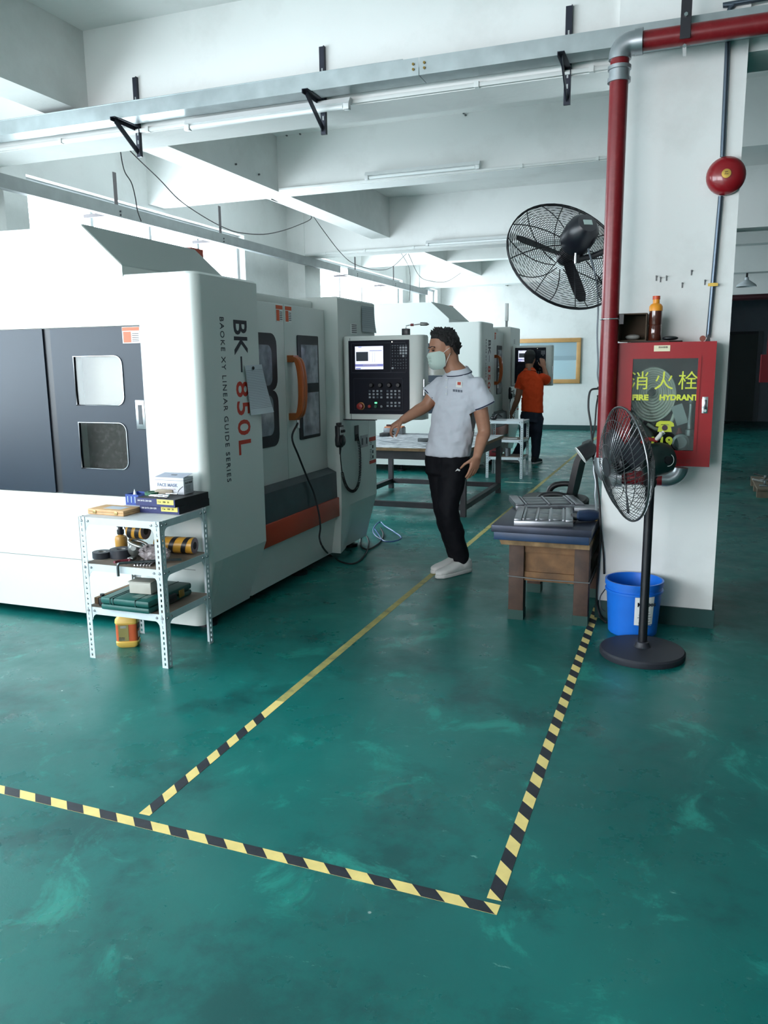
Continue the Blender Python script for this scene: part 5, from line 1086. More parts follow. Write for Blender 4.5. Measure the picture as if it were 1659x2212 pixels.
# striped tape rolls
HZ = None
def hazard_roll(p, q, r, lab):
    p, q = V(p), V(q); d = (q-p).normalized(); L = (q-p).length; a = d.orthogonal().normalized(); b = d.cross(a)
    t = thing('hazard_tape_roll', lab, 'tape roll', V(((p.x+q.x)/2, (p.y+q.y)/2, min(p.z, q.z)-r)), 'striped hazard tape rolls')
    MB().tube([p, q], r, 32).build('roll', M('hazard_yellow', (206, 150, 52), .35, var=.1), t, smooth=40)
    n_ = 8; st = MB()
    k = max(2, int(L/.055))
    for i in range(k):
        s0 = (i+.25)*L/k
        rows = []
        for j in range(25):
            an = 2*PI*j/24; off = (abs(((an/PI) % 2)-1))*.035
            u0, u1 = max(0, min(L, s0+off-.012)), max(0, min(L, s0+off+.014)); rad = (a*math.cos(an)+b*math.sin(an))*(r+.0008)
            rows.append([p+d*u0+rad, p+d*u1+rad])
        MB().loft(rows, cap=False, closed=False).build('black_stripe', M('hazard_black', (28, 26, 28), .4), t, smooth=60)
    for e, s_ in ((p, -1), (q, 1)): MB().lathe([(r*.99, .0002), (r*.9, .0012), (r*.46, .0012)], e, d*s_, 24, cap=False).build('end_face', M('roll_end', (150, 128, 136), .6, var=.2, scale=60), t, smooth=40); MB().lathe([(r*.46, .0012), (0, .0012)], e, d*s_, 20, cap=False).build('core_hole', M('core_dark', (44, 26, 30), .7), t)
z_ = Z2+.0425
e0, e1 = ony(385, 1170, 3.23), ony(436, 1174, 3.20)
hazard_roll((-2.47, 3.29, z_), (-2.265, 3.315, z_), .041, 'striped hazard tape roll lying at the right end of the shelf')
hazard_roll((-2.555, 3.20, Z2+.128), (-2.465, 3.20, Z2+.128), .042, 'striped hazard tape roll on top of the pile of fittings')
# water bottle
c = V((-2.61, 3.315, Z2)); t = thing('water_bottle', 'clear water bottle with a blue label at the back', 'bottle', c)
MB().lathe([(.024, 0), (.03, .006), (.03, .06), (.027, .065), (.027, .12), (.03, .125), (.026, .15), (.013, .165), (.012, .18)], c, n=20).build('flask', glass('pet_plastic', (225, 236, 242), .12, .05), t, smooth=50)
MB().lathe([(.0275, .066), (.0275, .118)], c, n=20, cap=False).build('label', M('label_blue', (60, 110, 196), .5), t, smooth=40)
# pile of fittings
FIT = M('fitting_steel', (120, 124, 122), .35, .8, var=.15); 
c = V((-2.50, 3.17, Z2)); t = thing('drill_chuck', 'grey steel drill chuck in the middle of the pile', 'chuck', c)
MB().lathe([(.02, 0), (.036, .008), (.038, .03), (.032, .048), (.018, .06), (.014, .064)], c+V((0, 0, .036)), V((.3, -.8, .35)), 20).build('body', FIT, t, smooth=40); MB().sphere(c+V((0, .0, .03)), (.034, .034, .03), 16, 10).build('base', FIT, t, smooth=50)
t = thing('pipe_ring', 'bright curved steel ring under the upper striped roll', 'ring', V((-2.47, 3.15, Z2+.06)))
MB().tube([V((-2.475+.05*math.cos(q), 3.15+.03*math.sin(q), Z2+.074-.014*math.cos(q))) for q in [2*PI*j/28 for j in range(28)]], .0085, 8, True).build('ring', M('ring_steel', (170, 174, 170), .3, .8), t, smooth=60)
t = thing('hex_shank', 'dark cylinder lying behind the black tape rolls', 'shank', V((-2.56, 3.22, Z2))); MB().cyl((-2.60, 3.215, Z2+.018), (-2.52, 3.225, Z2+.018), .0175, n=16).build('cylinder', M('shank_dark', (58, 60, 62), .45, .5), t, smooth=40); MB().cyl((-2.615, 3.213, Z2+.018), (-2.60, 3.215, Z2+.018), .006, n=10).build('pin', BLKPL, t)
# pliers
c = V((-2.47, 3.045, Z2+.012)); t = thing('pliers', 'pliers with dark red grips lying open', 'pliers', V((c.x, c.y, Z2)))
for s_ in (-1, 1): MB().tube(catmull([c+V((-.01, .04, 0)), c+V((s_*.004, .02, 0)), c+V((s_*.03, -.015, .0)), c+V((s_*.034, -.045, .002))], 5), .0065, 8).build('grip', M('grip_red', (110, 40, 52), .5), t, smooth=60)
MB().obox(c+V((-.006, .05, .0)), (.03, .04, .016), (0, 0, .2)).build('jaws', FIT, t, bevel=.003)
# drill bits index
for i in range(6):
    c = V((-2.405+.014*i, 3.04+.004*i, Z2+.0055)); tag(MB().tube([c+V((-.012, .055, .004)), c+V((.012, -.035, 0))], [.005, .0045], 8).build('drill_bit', CHROME, smooth=40), ('leftmost', 'second from left', 'third from left', 'third from right', 'second from right', 'rightmost')[i]+' short steel drill bit in the row before the plastic bag', 'drill bit', 'row of drill bits')
# plastic bag
bm = MB().sphere((-2.37, 3.13, Z2+.04), (.085, .05, .0395), 24, 14); rr = random.Random(9)
for v in bm.v:
    if v.z > Z2+.006: v += V((rr.uniform(-.006, .006), rr.uniform(-.006, .006), rr.uniform(-.006, .004)))
tag(bm.build('clear_bag', M('bag_clear', (150, 140, 142), .18, alpha=.62, var=.25, scale=18)), 'crumpled clear plastic bag in the middle of the shelf', 'bag')
# hex key
p0, p1 = onz(280, 1213, Z2+.006), onz(452, 1206, Z2+.006)
p0 = V((p0.x, sY0-.012, Z2+.018)); p1 = V((sX1-.012, sY0+.17, Z2+.012)); d = (p1-p0).normalized()
pts = [p0+V((0, 0, -.062)), p0+V((0, 0, -.02)), p0+V((0, 0, -.008))+d*.002, p0+d*.006+V((0, 0, -.002)), p0+d*.02]+[p1]
tag(MB().tube(pts, .0068, 6).build('hex_key', M('hexkey_steel', (92, 98, 100), .35, .8), smooth=20), 'long bent hex key jutting over the shelf edge', 'hex key')
# --- lower shelf
GRN = M('case_green', (16, 82, 76), .45, var=.08, scale=10)
o, ex, ey, a, b, R = oriented(V((-2.575, 2.965, Z3)), V((-2.30, 2.968, Z3)), V((-2.29, 3.34, Z3))); F = Frame(o, ex, ey, Z3); b = .36
t = thing('tool_case', 'green plastic power tool case on the bottom shelf', 'case', F.p(a/2, b/2, 0))
F.box((0, 0, 0), (a, b, .029), 'lower_shell', GRN, t, .010); up = F.box((0, 0, .0305), (a, b, .062), 'upper_shell', GRN, t, .010)
for u in (.2, .26, .72): F.box((a*u, -.001, .031), (a*u+.005, b*.98, .0635), 'rib', M('case_green_dark', (10, 52, 50), .5), up)
F.box((a-.004, b*.33, .012), (a+.016, b*.58, .05), 'carry_handle', BLKPL, t, .006); F.box((a-.001, b*.68, .012), (a+.004, b*.80, .05), 'latch', M('latch_ochre', (140, 112, 44), .5), t, .002)
F.box((a*.55, b*.12, .062), (a*.85, b*.45, .0626), 'worn_label', M('label_worn', (90, 120, 112), .7, var=.3, scale=30), up)
c = F.p(a*.58, b*.36, .064); t = thing('plastic_tub', 'milky plastic tub standing on the green tool case', 'tub', c)
MB().bxm(c+V((0, 0, .0285)), Matrix.Rotation(.08, 3, 'Z'), (.12, .075, .056)).build('tub', M('tub_milky', (186, 184, 174), .4, alpha=.9, var=.1), t, bevel=.006); MB().bxm(c+V((0, 0, .0585)), Matrix.Rotation(.08, 3, 'Z'), (.125, .08, .006)).build('rim', M('tub_rim', (170, 170, 160), .4), t, bevel=.002)
c = onz(231, 1312, Z3); t = thing('black_bottle', 'tiny black bottle at the left of the tool case', 'bottle', V((-2.607, 3.02, Z3))); c = V((-2.607, 3.02, Z3))
MB().obox(c+V((0, 0, .02)), (.028, .028, .038)).build('body', BLKPL, t, bevel=.003); MB().lathe([(.008, .039), (.008, .048), (.011, .05), (.011, .06), (0, .06)], c, n=14).build('cap', BLKPL, t, smooth=40)
tag(MB().bar((-2.655, 3.03, Z3+.017), (-2.645, 3.355, Z3+.017), .022, .032).build('wooden_bar', M('bar_wood', (120, 92, 66), .7, var=.2, scale=14)), 'square wooden bar along the left of the bottom shelf', 'bar')
# yellow jug on the floor
c = V((-2.61, 3.19, 0)); J = M('jug_yellow', (232, 190, 92), .4); a_ = .5
t = thing('detergent_jug', 'yellow detergent jug with orange label under the shelf', 'jug', c)
Rz = Matrix.Rotation(.45, 3, 'Z')
def sq(hx, hy, z, n_=24, e=.45): return [c+Rz @ V((hx*math.copysign(abs(math.cos(q))**e, math.cos(q)), hy*math.copysign(abs(math.sin(q))**e, math.sin(q)), z)) for q in [2*PI*j/n_ for j in range(n_)]]
MB().loft([sq(.045, .03, 0), sq(.056, .04, .012), sq(.058, .042, .03), sq(.054, .038, .034), sq(.054, .038, .125), sq(.058, .042, .13), sq(.056, .04, .148), sq(.03, .026, .178), sq(.018, .018, .186), sq(.018, .018, .2)]).build('bottle', J, t, smooth=40)
MB().loft([sq(.0548, .0388, .036), sq(.0548, .0388, .123)], cap=False).build('wrap_label', M('jug_label', (206, 96, 52), .5, var=.1, scale=10), t, smooth=40)
fx_ = Rz @ V((1, 0, 0)); fy_ = Rz @ V((0, -1, 0))
def onjug(u, z, w, h_, nm, m): return MB().bxm(c+fy_*.0397+fx_*u+V((0, 0, z)), Matrix((fx_, -fy_, V((0, 0, 1)))).transposed(), (w, .001, h_)).build(nm, m, t)
onjug(-.012, .08, .05, .085, 'label_panel', M('label_olive', (140, 132, 76), .5)); onjug(-.022, .05, .03, .018, 'barcode', LABELW); onjug(-.012, .111, .03, .012, 'label_block', LABELW)
sx_ = fx_; MB().bxm(c+fx_*.0556+V((0, 0, .105)), Matrix((fx_, -fy_, V((0, 0, 1)))).transposed(), (.001, .045, .026)).build('label_block', TXTBLK, t)
for q in (-.012, .006): MB().bxm(c+fx_*.0556-fy_*q+V((0, 0, .065)), Matrix((fx_, -fy_, V((0, 0, 1)))).transposed(), (.001, .016, .03)).build('flower_print', LABELW, t)

# ============================================================ second shelf, further away
OFF = V((.385, 6.71, 0))
slotted_shelf('white slotted angle shelf beside the man in orange, partly behind the bench')
RC = M('case_red', (120, 28, 40), .45)
t = thing('red_case', 'dark red plastic case on the far shelf\'s bottom board', 'case', (-2.60, 3.15, Z3)); MB().box((-2.655, 3.05, Z3), (-2.53, 3.27, Z3+.09)).build('shell', RC, t, bevel=.012); sbox('handle', (-2.62, 3.04, Z3+.05), (-2.565, 3.05, Z3+.065), BLKPL, t)
t = thing('grey_tin', 'grey cylindrical tin on the far shelf\'s bottom board', 'tin', (-2.43, 3.1, Z3)); MB().lathe([(.034, 0), (.034, .1), (.03, .1), (.03, .09), (0, .09)], (-2.43, 3.1, Z3), n=24).build('can', M('tin_grey', (110, 116, 120), .4, .5), t, smooth=40)
for i, (x, y, w_, d_, lab) in enumerate(((-2.5, 3.15, .16, .09, 'white paper sheet on the far shelf\'s middle board'), (-2.38, 3.12, .12, .14, 'second white paper on the far shelf\'s middle board'))): tag(MB().obox((x, y, Z2+.0016+.002*i), (w_, d_, .002), (0, 0, .2*i)).build('paper_stack', LABELW), lab, 'paper')
tag(MB().obox((-2.36, 3.17, Z1+.004), (.2, .26, .007), (0, 0, .15)).build('document_pad', M('pad_white', (216, 222, 226), .6)), 'white document pad on the far shelf\'s top board', 'documents')
t = thing('black_tool_pouch', 'black tools heaped at the left of the far shelf top', 'pouch', (-2.6, 3.12, Z1)); MB().sphere((-2.62, 3.12, Z1+.028), (.045, .05, .0275), 14, 8).build('pouch', BLKPL, t, smooth=50); MB().tube(catmull([(-2.6, 3.08, Z1+.03), (-2.56, 3.07, Z1+.075), (-2.51, 3.09, Z1+.04)], 5), .012, 8).build('strap', BLKPL, t, smooth=60)
OFF = V((0, 0, 0))

# ============================================================ steel workbench between the machines
WB = M('bench_steel', (66, 62, 66), .5, .35, var=.15, scale=8)
wx0, wx1, wy0, wy1 = -3.16, -1.86, 7.06, 8.58
zt = ony(870, 967, wy0).z
def bench_top():
    m = bpy.data.materials.new('bench_film'); m.use_nodes = True; nt = m.node_tree; b = nt.nodes['Principled BSDF']; b.inputs['Roughness'].default_value = .35
    tc = nt.nodes.new('ShaderNodeTexCoord'); mp = nt.nodes.new('ShaderNodeMapping'); mp.inputs['Scale'].default_value = (3, 9, 3); nt.links.new(tc.outputs['Object'], mp.inputs[0])
    n_ = nt.nodes.new('ShaderNodeTexNoise'); n_.inputs['Scale'].default_value = 2.2; n_.inputs['Detail'].default_value = 10; n_.inputs['Distortion'].default_value = 1.6; nt.links.new(mp.outputs[0], n_.inputs['Vector'])
    r = nt.nodes.new('ShaderNodeValToRGB'); r.color_ramp.elements[0].position = .42; r.color_ramp.elements[0].color = lin((86, 96, 106))+(1,); r.color_ramp.elements[1].position = .56; r.color_ramp.elements[1].color = lin((214, 216, 218))+(1,)
    nt.links.new(n_.outputs['Fac'], r.inputs[0]); nt.links.new(r.outputs[0], b.inputs['Base Color']); return m
t = thing('steel_workbench', 'steel-framed workbench with a marbled top between the two machines', 'workbench', ((wx0+wx1)/2, (wy0+wy1)/2, 0))
sbox('table_top', (wx0-.02, wy0-.02, zt-.03), (wx1+.02, wy1+.02, zt-.002), M('ply_edge', (140, 108, 76), .6, var=.2, scale=30), t); sbox('top_film', (wx0-.02, wy0-.02, zt-.002), (wx1+.02, wy1+.02, zt), bench_top(), t)
for x in (wx0, wx1-.05):
    for y in (wy0, wy1-.05): sbox('leg', (x, y, 0), (x+.05, y+.05, zt-.03), WB, t)
zs = ony(900, 1092, wy0).z
for y in (wy0, wy1-.05): sbox('top_rail', (wx0+.05, y, zt-.11), (wx1-.05, y+.05, zt-.03), WB, t); sbox('stretcher', (wx0+.05, y, zs-.025), (wx1-.05, y+.05, zs+.025), WB, t)
for x in (wx0, wx1-.05): sbox('top_rail', (x, wy0+.05, zt-.11), (x+.05, wy1-.05, zt-.03), WB, t); sbox('stretcher', (x, wy0+.05, zs-.025), (x+.05, wy1-.05, zs+.025), WB, t)
for i, (px, py, sz, m, lab, nm) in enumerate(((836, 922, (.22, .16, .07), M('block_steel', (120, 122, 126), .4, .7), 'steel block with an orange top at the back of the bench', 'steel_block'), (828, 936, (.10, .12, .035), BLKPL, 'small black block at the left of the bench', 'black_block'), (916, 954, (.12, .06, .035), M('bar_grey', (92, 96, 98), .5, .4), 'grey steel bar at the near edge of the bench', 'steel_bar'), (1062, 930, (.16, .14, .03), M('plate_light', (170, 174, 176), .4, .6), 'pale steel plate at the right end of the bench', 'steel_plate'), (1040, 944, (.10, .08, .02), LABELW, 'white card at the right edge of the bench', 'white_card'))):
    c = onz(px, py, zt); c.x = min(max(c.x, wx0+.1), wx1-.1); c.y = min(max(c.y, wy0+.06), wy1-.1)
    if i == 1: c.y -= .3
    if i == 0:
        bk2 = thing(nm, lab, 'block', V((c.x, c.y, zt))); MB().obox(c+V((0, 0, .036)), sz, (0, 0, .1)).build('block', m, bk2, bevel=.003); MB().obox(c+V((0, 0, .078)), (.20, .15, .012), (0, 0, .1)).build('orange_sheet', M('sheet_orange', (206, 132, 96), .6), bk2)
        tag(MB().obox(c+V((-.05, .0, .094)), (.09, .06, .018), (0, 0, .3)).build('dark_tool', M('tool_brown', (70, 40, 40), .5), bevel=.003), 'small dark tool lying on the orange-topped block', 'tool')
    else: tag(MB().obox(c+V((0, 0, sz[2]/2+.0005)), sz, (0, 0, .06*i)).build(nm, m, bevel=.003), lab, 'block')

# ============================================================ papers, cables and the dial indicator on the near machine
def paper(name, P, n_, label, lines, m):
    t = thing(name, label, 'paper', (P[0]+P[1]+P[2]+P[3])/4)
    rows = []
    for i in range(9):
        v = i/8; rows.append([P[0].lerp(P[1], u).lerp(P[3].lerp(P[2], u), v)+n_*(.004+.010*math.sin(PI*u)*v+(.02*v*v*u)) for u in [j/6 for j in range(7)]])
    s = MB().loft(rows, cap=False, closed=False).loft([[p-n_*.0005 for p in r] for r in rows], cap=False, closed=False).build('sheet', m, t, smooth=60)
    ln = MB()
    for k_ in range(lines):
        v = .1+.8*k_/lines; i = v*8; i0 = int(i); f = i-i0
        A = [rows[i0][j].lerp(rows[min(i0+1, 8)][j], f)+n_*.0012 for j in range(7)]
        ln.loft([[a, a+V((0, 0, -.0022))] for a in A[0:]], cap=False, closed=False)
    ln.build('ruled_lines', M('ink_grey', (140, 146, 158), .6), t)['kind'] = 'stuff'
    return t
xp = -2.262; PAP = M('paper_white', (204, 210, 216), .7)
pp_ = paper('paper_sheet', [onx(528, 790, xp), onx(564, 787, xp), onx(584, 890, xp), onx(541, 897, xp)], V((1, 0, 0)), 'ruled paper sheet hung over the lettering of the near machine', 24, PAP)
q = onx(548, 795, xp+.012); MB().sphere((xp+.010, q.y, q.z), (.006, .01, .01), 10, 6).build('magnet', BLKPL, pp_, smooth=50)
paper('drawing_sheet', [onx(780, 660, -2.268), onx(807, 664, -2.268), onx(807, 720, -2.268), onx(781, 716, -2.268)], V((1, 0, 0)), 'grey technical drawing stuck on the control column top', 10, M('paper_grey', (176, 184, 188), .7))
xd = -2.30
pts = [V((-2.325, 4.62, onx(627, 916, -2.32).z))]+[onx(x, y, -2.285) for x, y in ((631, 945), (645, 985), (663, 1030), (678, 1065))]+[onx(x, y, -2.262) for x, y in ((689, 1110), (692, 1140), (690, 1162))]+[onx(698, 1183, -2.20)]+[onz(x, y, .008) for x, y in ((714, 1200), (738, 1214), (765, 1217), (785, 1203), (796, 1180), (795, 1165), (788, 1155), (780, 1160), (779, 1176), (788, 1186), (803, 1184), (822, 1170), (828, 1155), (822, 1140))]
wire(pts, 'black cable running from the orange handle to the floor', .0065, 'loose_cable', 6)
BW = M('cable_bluewhite', (60, 96, 150), .35)
wire([onz(x, y, .008+.004*i) for i, (x, y) in enumerate(((808, 1140), (818, 1155), (828, 1168), (845, 1170), (862, 1166), (866, 1160), (850, 1148), (832, 1137), (822, 1128), (812, 1134), (806, 1146), (812, 1158), (824, 1166)))], 'blue cable coiled loosely on the floor beyond the near machine', .006, 'loose_cable', 6, BW)
ip = V((-1.80, 5.30, 1.595)); t = thing('dial_indicator', 'dial indicator on a black magnetic base atop the control panel', 'indicator', ip)
ix = ony(877, 720, 5.29).x
MB().box((ix-.023, 5.265, 1.5955), (ix+.023, 5.315, 1.64)).build('magnetic_base', MBLK, t, bevel=.003)
MB().tube([V((ix, 5.29, 1.64)), V((ix, 5.29, 1.658)), V((ix+.03, 5.29, 1.664)), V((ix+.06, 5.29, 1.664))], .004, 8).build('arm', CHROME, t, smooth=50)
MB().tube([V((ix+.035, 5.29, 1.664)), V((ix+.055, 5.29, 1.664))], .009, 10).build('clamp_knob', M('knob_red', (120, 40, 44), .4), t, smooth=40)
MB().tube([V((ix+.06, 5.29, 1.664)), V((ix+.10, 5.29, 1.667)), V((ix+.105, 5.29, 1.668)), V((ix+.15, 5.29, 1.666)), V((ix+.165, 5.29, 1.664))], [.004, .004, .012, .011, .002], 10).build('indicator_body', FIT, t, smooth=40)
# ============================================================ people
from mathutils.bvhtree import BVHTree
SKIN = M('skin', (172, 124, 100), .5, var=.06, scale=30)
HAIR = M('hair_black', (20, 18, 20), .55, bump=.8, bscale=140)
def remesh(o, vox, it=6, disp=None):
    m = o.modifiers.new('r', 'REMESH'); m.mode = 'VOXEL'; m.voxel_size = vox
    s_ = o.modifiers.new('s', 'SMOOTH'); s_.factor = .5; s_.iterations = it
    if disp:
        tx = bpy.data.textures.new('folds', 'CLOUDS'); tx.noise_scale = disp[1]; tx.noise_depth = 1
        d = o.modifiers.new('d', 'DISPLACE'); d.texture = tx; d.strength = disp[0]; d.mid_level = .5; d.texture_coords = 'LOCAL'
    bpy.context.view_layer.update(); realize(o); o.data.shade_smooth(); return o
def limb(mb, P, Rr, k=5, n=16):
    pts = catmull(P, k); m_ = len(P)-1; rr = []
    for i in range(len(pts)):
        u = i/k; a = min(int(u), m_-1); f = u-a; rr.append(Rr[a]*(1-f)+Rr[a+1]*f)
    mb.tube(pts, rr, n); mb.sphere(P[0], Rr[0], 14, 8); mb.sphere(P[-1], Rr[-1], 14, 8)
def ell(c, a, b, ha, hb, n=28, e=.85): return [c+a*ha*math.copysign(abs(math.cos(q))**e, math.cos(q))+b*hb*math.copysign(abs(math.sin(q))**e, math.sin(q)) for q in [2*PI*j/n for j in range(n)]]
def hand(mb, w, d, nrm, thumb, curl, s=1.):
    """palm from wrist w along d, back-of-hand normal nrm, thumb side vector, curl of the fingers towards -nrm"""
    d = d.normalized(); nrm = (nrm-d*nrm.dot(d)).normalized(); th = d.cross(nrm); th = th if th.dot(thumb) > 0 else -th
    L = .085*s
    mb.loft([ell(w+d*L*t_, th, nrm, hw*s, ht*s, 16, .7) for t_, hw, ht in ((-.25, .026, .02), (0, .029, .019), (.4, .039, .016), (.8, .042, .014), (1.02, .038, .011))])
    for i, (off, ln) in enumerate(((.030, .070), (.010, .079), (-.011, .073), (-.030, .057))):
        p = w+d*L*(1.0-.03*i*(i > 1))+th*off*s; a = 0; P = [p-d*.02*s, p]; cu = curl*(1+.12*i)
        for sg in (.45, .30, .25):
            a += cu; p = p+(d*math.cos(a)-nrm*math.sin(a))*ln*sg*s; P.append(p)
        mb.tube(P, [.0095*s, .0092*s, .0085*s, .0078*s, .0062*s], 10); mb.sphere(P[-1], .0062*s, 8, 6)
    p = w+d*L*.25+th*.028*s; P = [p-th*.012*s, p, p+(d*.72+th*.55-nrm*.25)*.034*s, p+(d*.9+th*.55-nrm*.55)*.058*s, p+(d*1.1+th*.4-nrm*.75)*.075*s]
    mb.tube(P, [.014*s, .0125*s, .0108*s, .0095*s, .007*s], 10); mb.sphere(P[-1], .007*s, 8, 6)
def head_rings(c, f, s, u, k=1.):
    """c = chin level centre; f facing, s left, u up"""
    R = []
    for z, fr, bk, hw in ((-.004, .070, .010, .022), (.008, .090, -.012, .036), (.03, .097, -.045, .049), (.055, .096, -.070, .058), (.08, .094, -.084, .064), (.105, .089, -.092, .069), (.13, .092, -.098, .073), (.155, .091, -.100, .0745), (.18, .082, -.096, .072), (.20, .066, -.084, .064), (.217, .044, -.062, .048), (.229, .012, -.032, .024)):
        R.append(ell(c+u*z*k+f*(fr+bk)/2*k, f, s, (fr-bk)/2*k, hw*k, 28, .95))
    return R
def build_person(label, group, sc, J, F, HF, HU, shirt, pants, hairfn, fold=.018, look='front'):
    S = V((0, 0, 1)).cross(F).normalized(); U = V((0, 0, 1)); base = J['base']
    t = thing('person', label, 'person', base, group)
    HS = HU.cross(HF).normalized()
    chin = J['chin']
    # --- continuous body: head, neck, trunk, arms with hands, legs
    b = MB(); b.loft(head_rings(chin, HF, HS, HU, sc))
    nose = chin+HU*.088*sc+HF*.095*sc
    b.loft([ell(chin+HU*z*sc+HF*x*sc, HF, HS, w_*1.1*sc, w_*sc, 10) for z, x, w_ in ((.070, .090, .012), (.078, .103, .014), (.095, .098, .010), (.118, .088, .008))])
    for q in (-1, 1):
        e = chin+HU*.098*sc-HF*.008*sc+HS*q*.072*sc
        b.sphere(e, (.018*sc, .009*sc, .031*sc), 12, 8, Matrix((HF, HS, HU)).transposed())
        eb = chin+HU*.128*sc+HF*.086*sc+HS*q*.033*sc; b.sphere(eb, (.012*sc, .024*sc, .009*sc), 10, 6, Matrix((HF, HS, HU)).transposed())
        ck = chin+HU*.082*sc+HF*.062*sc+HS*q*.038*sc; b.sphere(ck, .026*sc, 10, 8)
    limb(b, [chin+HU*.07*sc-HF*.03*sc, chin+HU*.0*sc-HF*.035*sc, J['neck']], [.058*sc, .056*sc, .066*sc])
    b.loft([ell(J['neck'].lerp(J['pelvis'], k_)-U*.01, S, F, w_*sc, d_*sc, 20) for k_, w_, d_ in ((0, .06, .055), (.12, .14, .08), (.35, .14, .09), (.65, .12, .085), (1, .13, .09))])
    for sd in ('R', 'L'):
        limb(b, [J[sd+'sh'], J[sd+'sh'].lerp(J[sd+'el'], .5), J[sd+'el'], J[sd+'el'].lerp(J[sd+'wr'], .35), J[sd+'wr']], [.056*sc, .049*sc, .042*sc, .041*sc, .028*sc])
        h = J[sd+'hand']; hand(b, J[sd+'wr'], h[0], h[1], h[2], h[3], sc)
        limb(b, [J[sd+'hip'], J[sd+'kn'], J[sd+'an']], [.07*sc, .05*sc, .036*sc])
    body = remesh(b.build('body', SKIN, t), .0045*sc, 5)
    # --- trousers
    p = MB()
    p.loft([ell(J['pelvis']+U*z*sc, S, F, w_*sc, d_*sc, 24) for z, w_, d_ in ((-.12, .155, .115), (-.03, .162, .12), (.03, .148, .112))])
    for sd in ('R', 'L'):
        limb(p, [J[sd+'hip'], J[sd+'hip'].lerp(J[sd+'kn'], .5), J[sd+'kn'], J[sd+'kn'].lerp(J[sd+'an'], .5), J[sd+'an']+U*.015], [r*sc for r in J.get('legr', (.098, .086, .072, .068, .056))])
    pants_o = remesh(p.build('trousers', pants, t), .009, 5, (.016, .07))
    # --- shirt
    m = MB(); ht = J['hem']; tilt = J.get('tilt', 0.)
    C = [ht, ht.lerp(J['chest'], .45), J['chest'], J['chest'].lerp(J['neck'], .55), J['neck']-U*.028*sc, J['neck']+U*.012*sc]
    W_ = J.get('torso', ((.158, .122), (.155, .12), (.168, .118), (.175, .10), (.125, .08), (.075, .068)))
    m.loft([[q_+U*(tilt*(q_-c_).dot(S)) for q_ in ell(c_, S, F, w_*sc, d_*sc, 28)] for c_, (w_, d_) in zip(C, W_)])
    for sd in ('R', 'L'):
        limb(m, [J[sd+'sh']+U*.0, J[sd+'sh'].lerp(J[sd+'cuff'], .5), J[sd+'cuff']], [.064*sc, .071*sc, .074*sc])
    so = remesh(m.build('shirt', shirt, t), .008, 6, (fold, .06))
    # hollow cuffs: cut the sleeve end flat
    for sd in ('R', 'L'):
        d = (J[sd+'cuff']-J[sd+'sh']).normalized(); R = Matrix((d.orthogonal().normalized(), d.cross(d.orthogonal().normalized()), d)).transposed()
        cutmb(so, MB().bxm(J[sd+'cuff']+d*.06*sc, R, (.24*sc, .24*sc, .12*sc)))
    so.data.shade_smooth()
    return t, body, pants_o, so, S, HS
def bvh(o):
    bm = bmesh.new(); bm.from_mesh(o.data); tr = BVHTree.FromBMesh(bm); bm.free(); return tr, ORG[o]
def hit(tr, px, py):
    T, org = tr; d = ray(px, py).normalized(); r = T.ray_cast(CAM-org, d)
    return (r[0]+org, r[1]) if r[0] is not None else (None, None)
def patch(tr, poly, parent, nm, m, lift=.003):
    """small flat badge resting on cloth under the given pixel outline"""
    P = [];
    for x, y in poly:
        p, n_ = hit(tr, x, y)
        if p is None: return None
        P.append(p+n_*lift)
    c = sum(P, V())/len(P); n_ = (P[1]-P[0]).cross(P[2]-P[0]).normalized()
    if n_.dot(CAM-c) < 0: n_ = -n_
    return MB().prism(P, n_*.0012).build(nm, m, parent)
def ring_at(c, d, r, w, nm, m, parent, sq=1.):
    d = d.normalized(); a = d.orthogonal().normalized(); b = d.cross(a)
    return MB().loft([[c+d*h+(a*math.cos(q)+b*math.sin(q))*rr for q in [2*PI*j/32 for j in range(32)]] for h, rr in ((-w/2, r), (-w/2, r+.003), (w/2, r+.003), (w/2, r))], cap=False, loop=True).build(nm, m, parent, smooth=50)
def shoe(an, toe_dir, sc, parent, m, sole, zoff=0.):
    f = V((toe_dir.x, toe_dir.y, 0)).normalized(); s = V((0, 0, 1)).cross(f); c = V((an.x, an.y, zoff)); 
    up = MB().loft([ell(c+f*x+V((0, 0, z)), s, V((0, 0, 1)), w_, h_, 16, .8) for x, z, w_, h_ in ((-.075*sc, .05, .02, .03), (-.068*sc, .055, .032, .042), (-.03*sc, .06, .038, .05), (.03*sc, .052, .039, .042), (.09*sc, .042, .044, .030), (.15*sc, .036, .044, .024), (.185*sc, .032, .032, .018), (.198*sc, .03, .012, .008))])
    up.loft([ell(V((c.x, c.y, zoff))-f*.02*sc+V((0, 0, z)), f, s, .05*sc, .038*sc, 16) for z in (.05, .095)])
    o = remesh(up.build('shoe', m, parent), .006, 4)
    P = [c+f*x+s*y for x, y in ((-.08*sc, -.02), (-.085*sc, 0), (-.08*sc, .02), (-.05*sc, .036), (.04*sc, .038), (.12*sc, .046), (.17*sc, .04), (.202*sc, .012), (.202*sc, -.012), (.17*sc, -.04), (.12*sc, -.046), (.04*sc, -.038), (-.05*sc, -.036))]
    MB().prism([V((q.x, q.y, zoff+.001)) for q in P], (0, 0, .026)).build('sole', sole, o, bevel=.006); return o

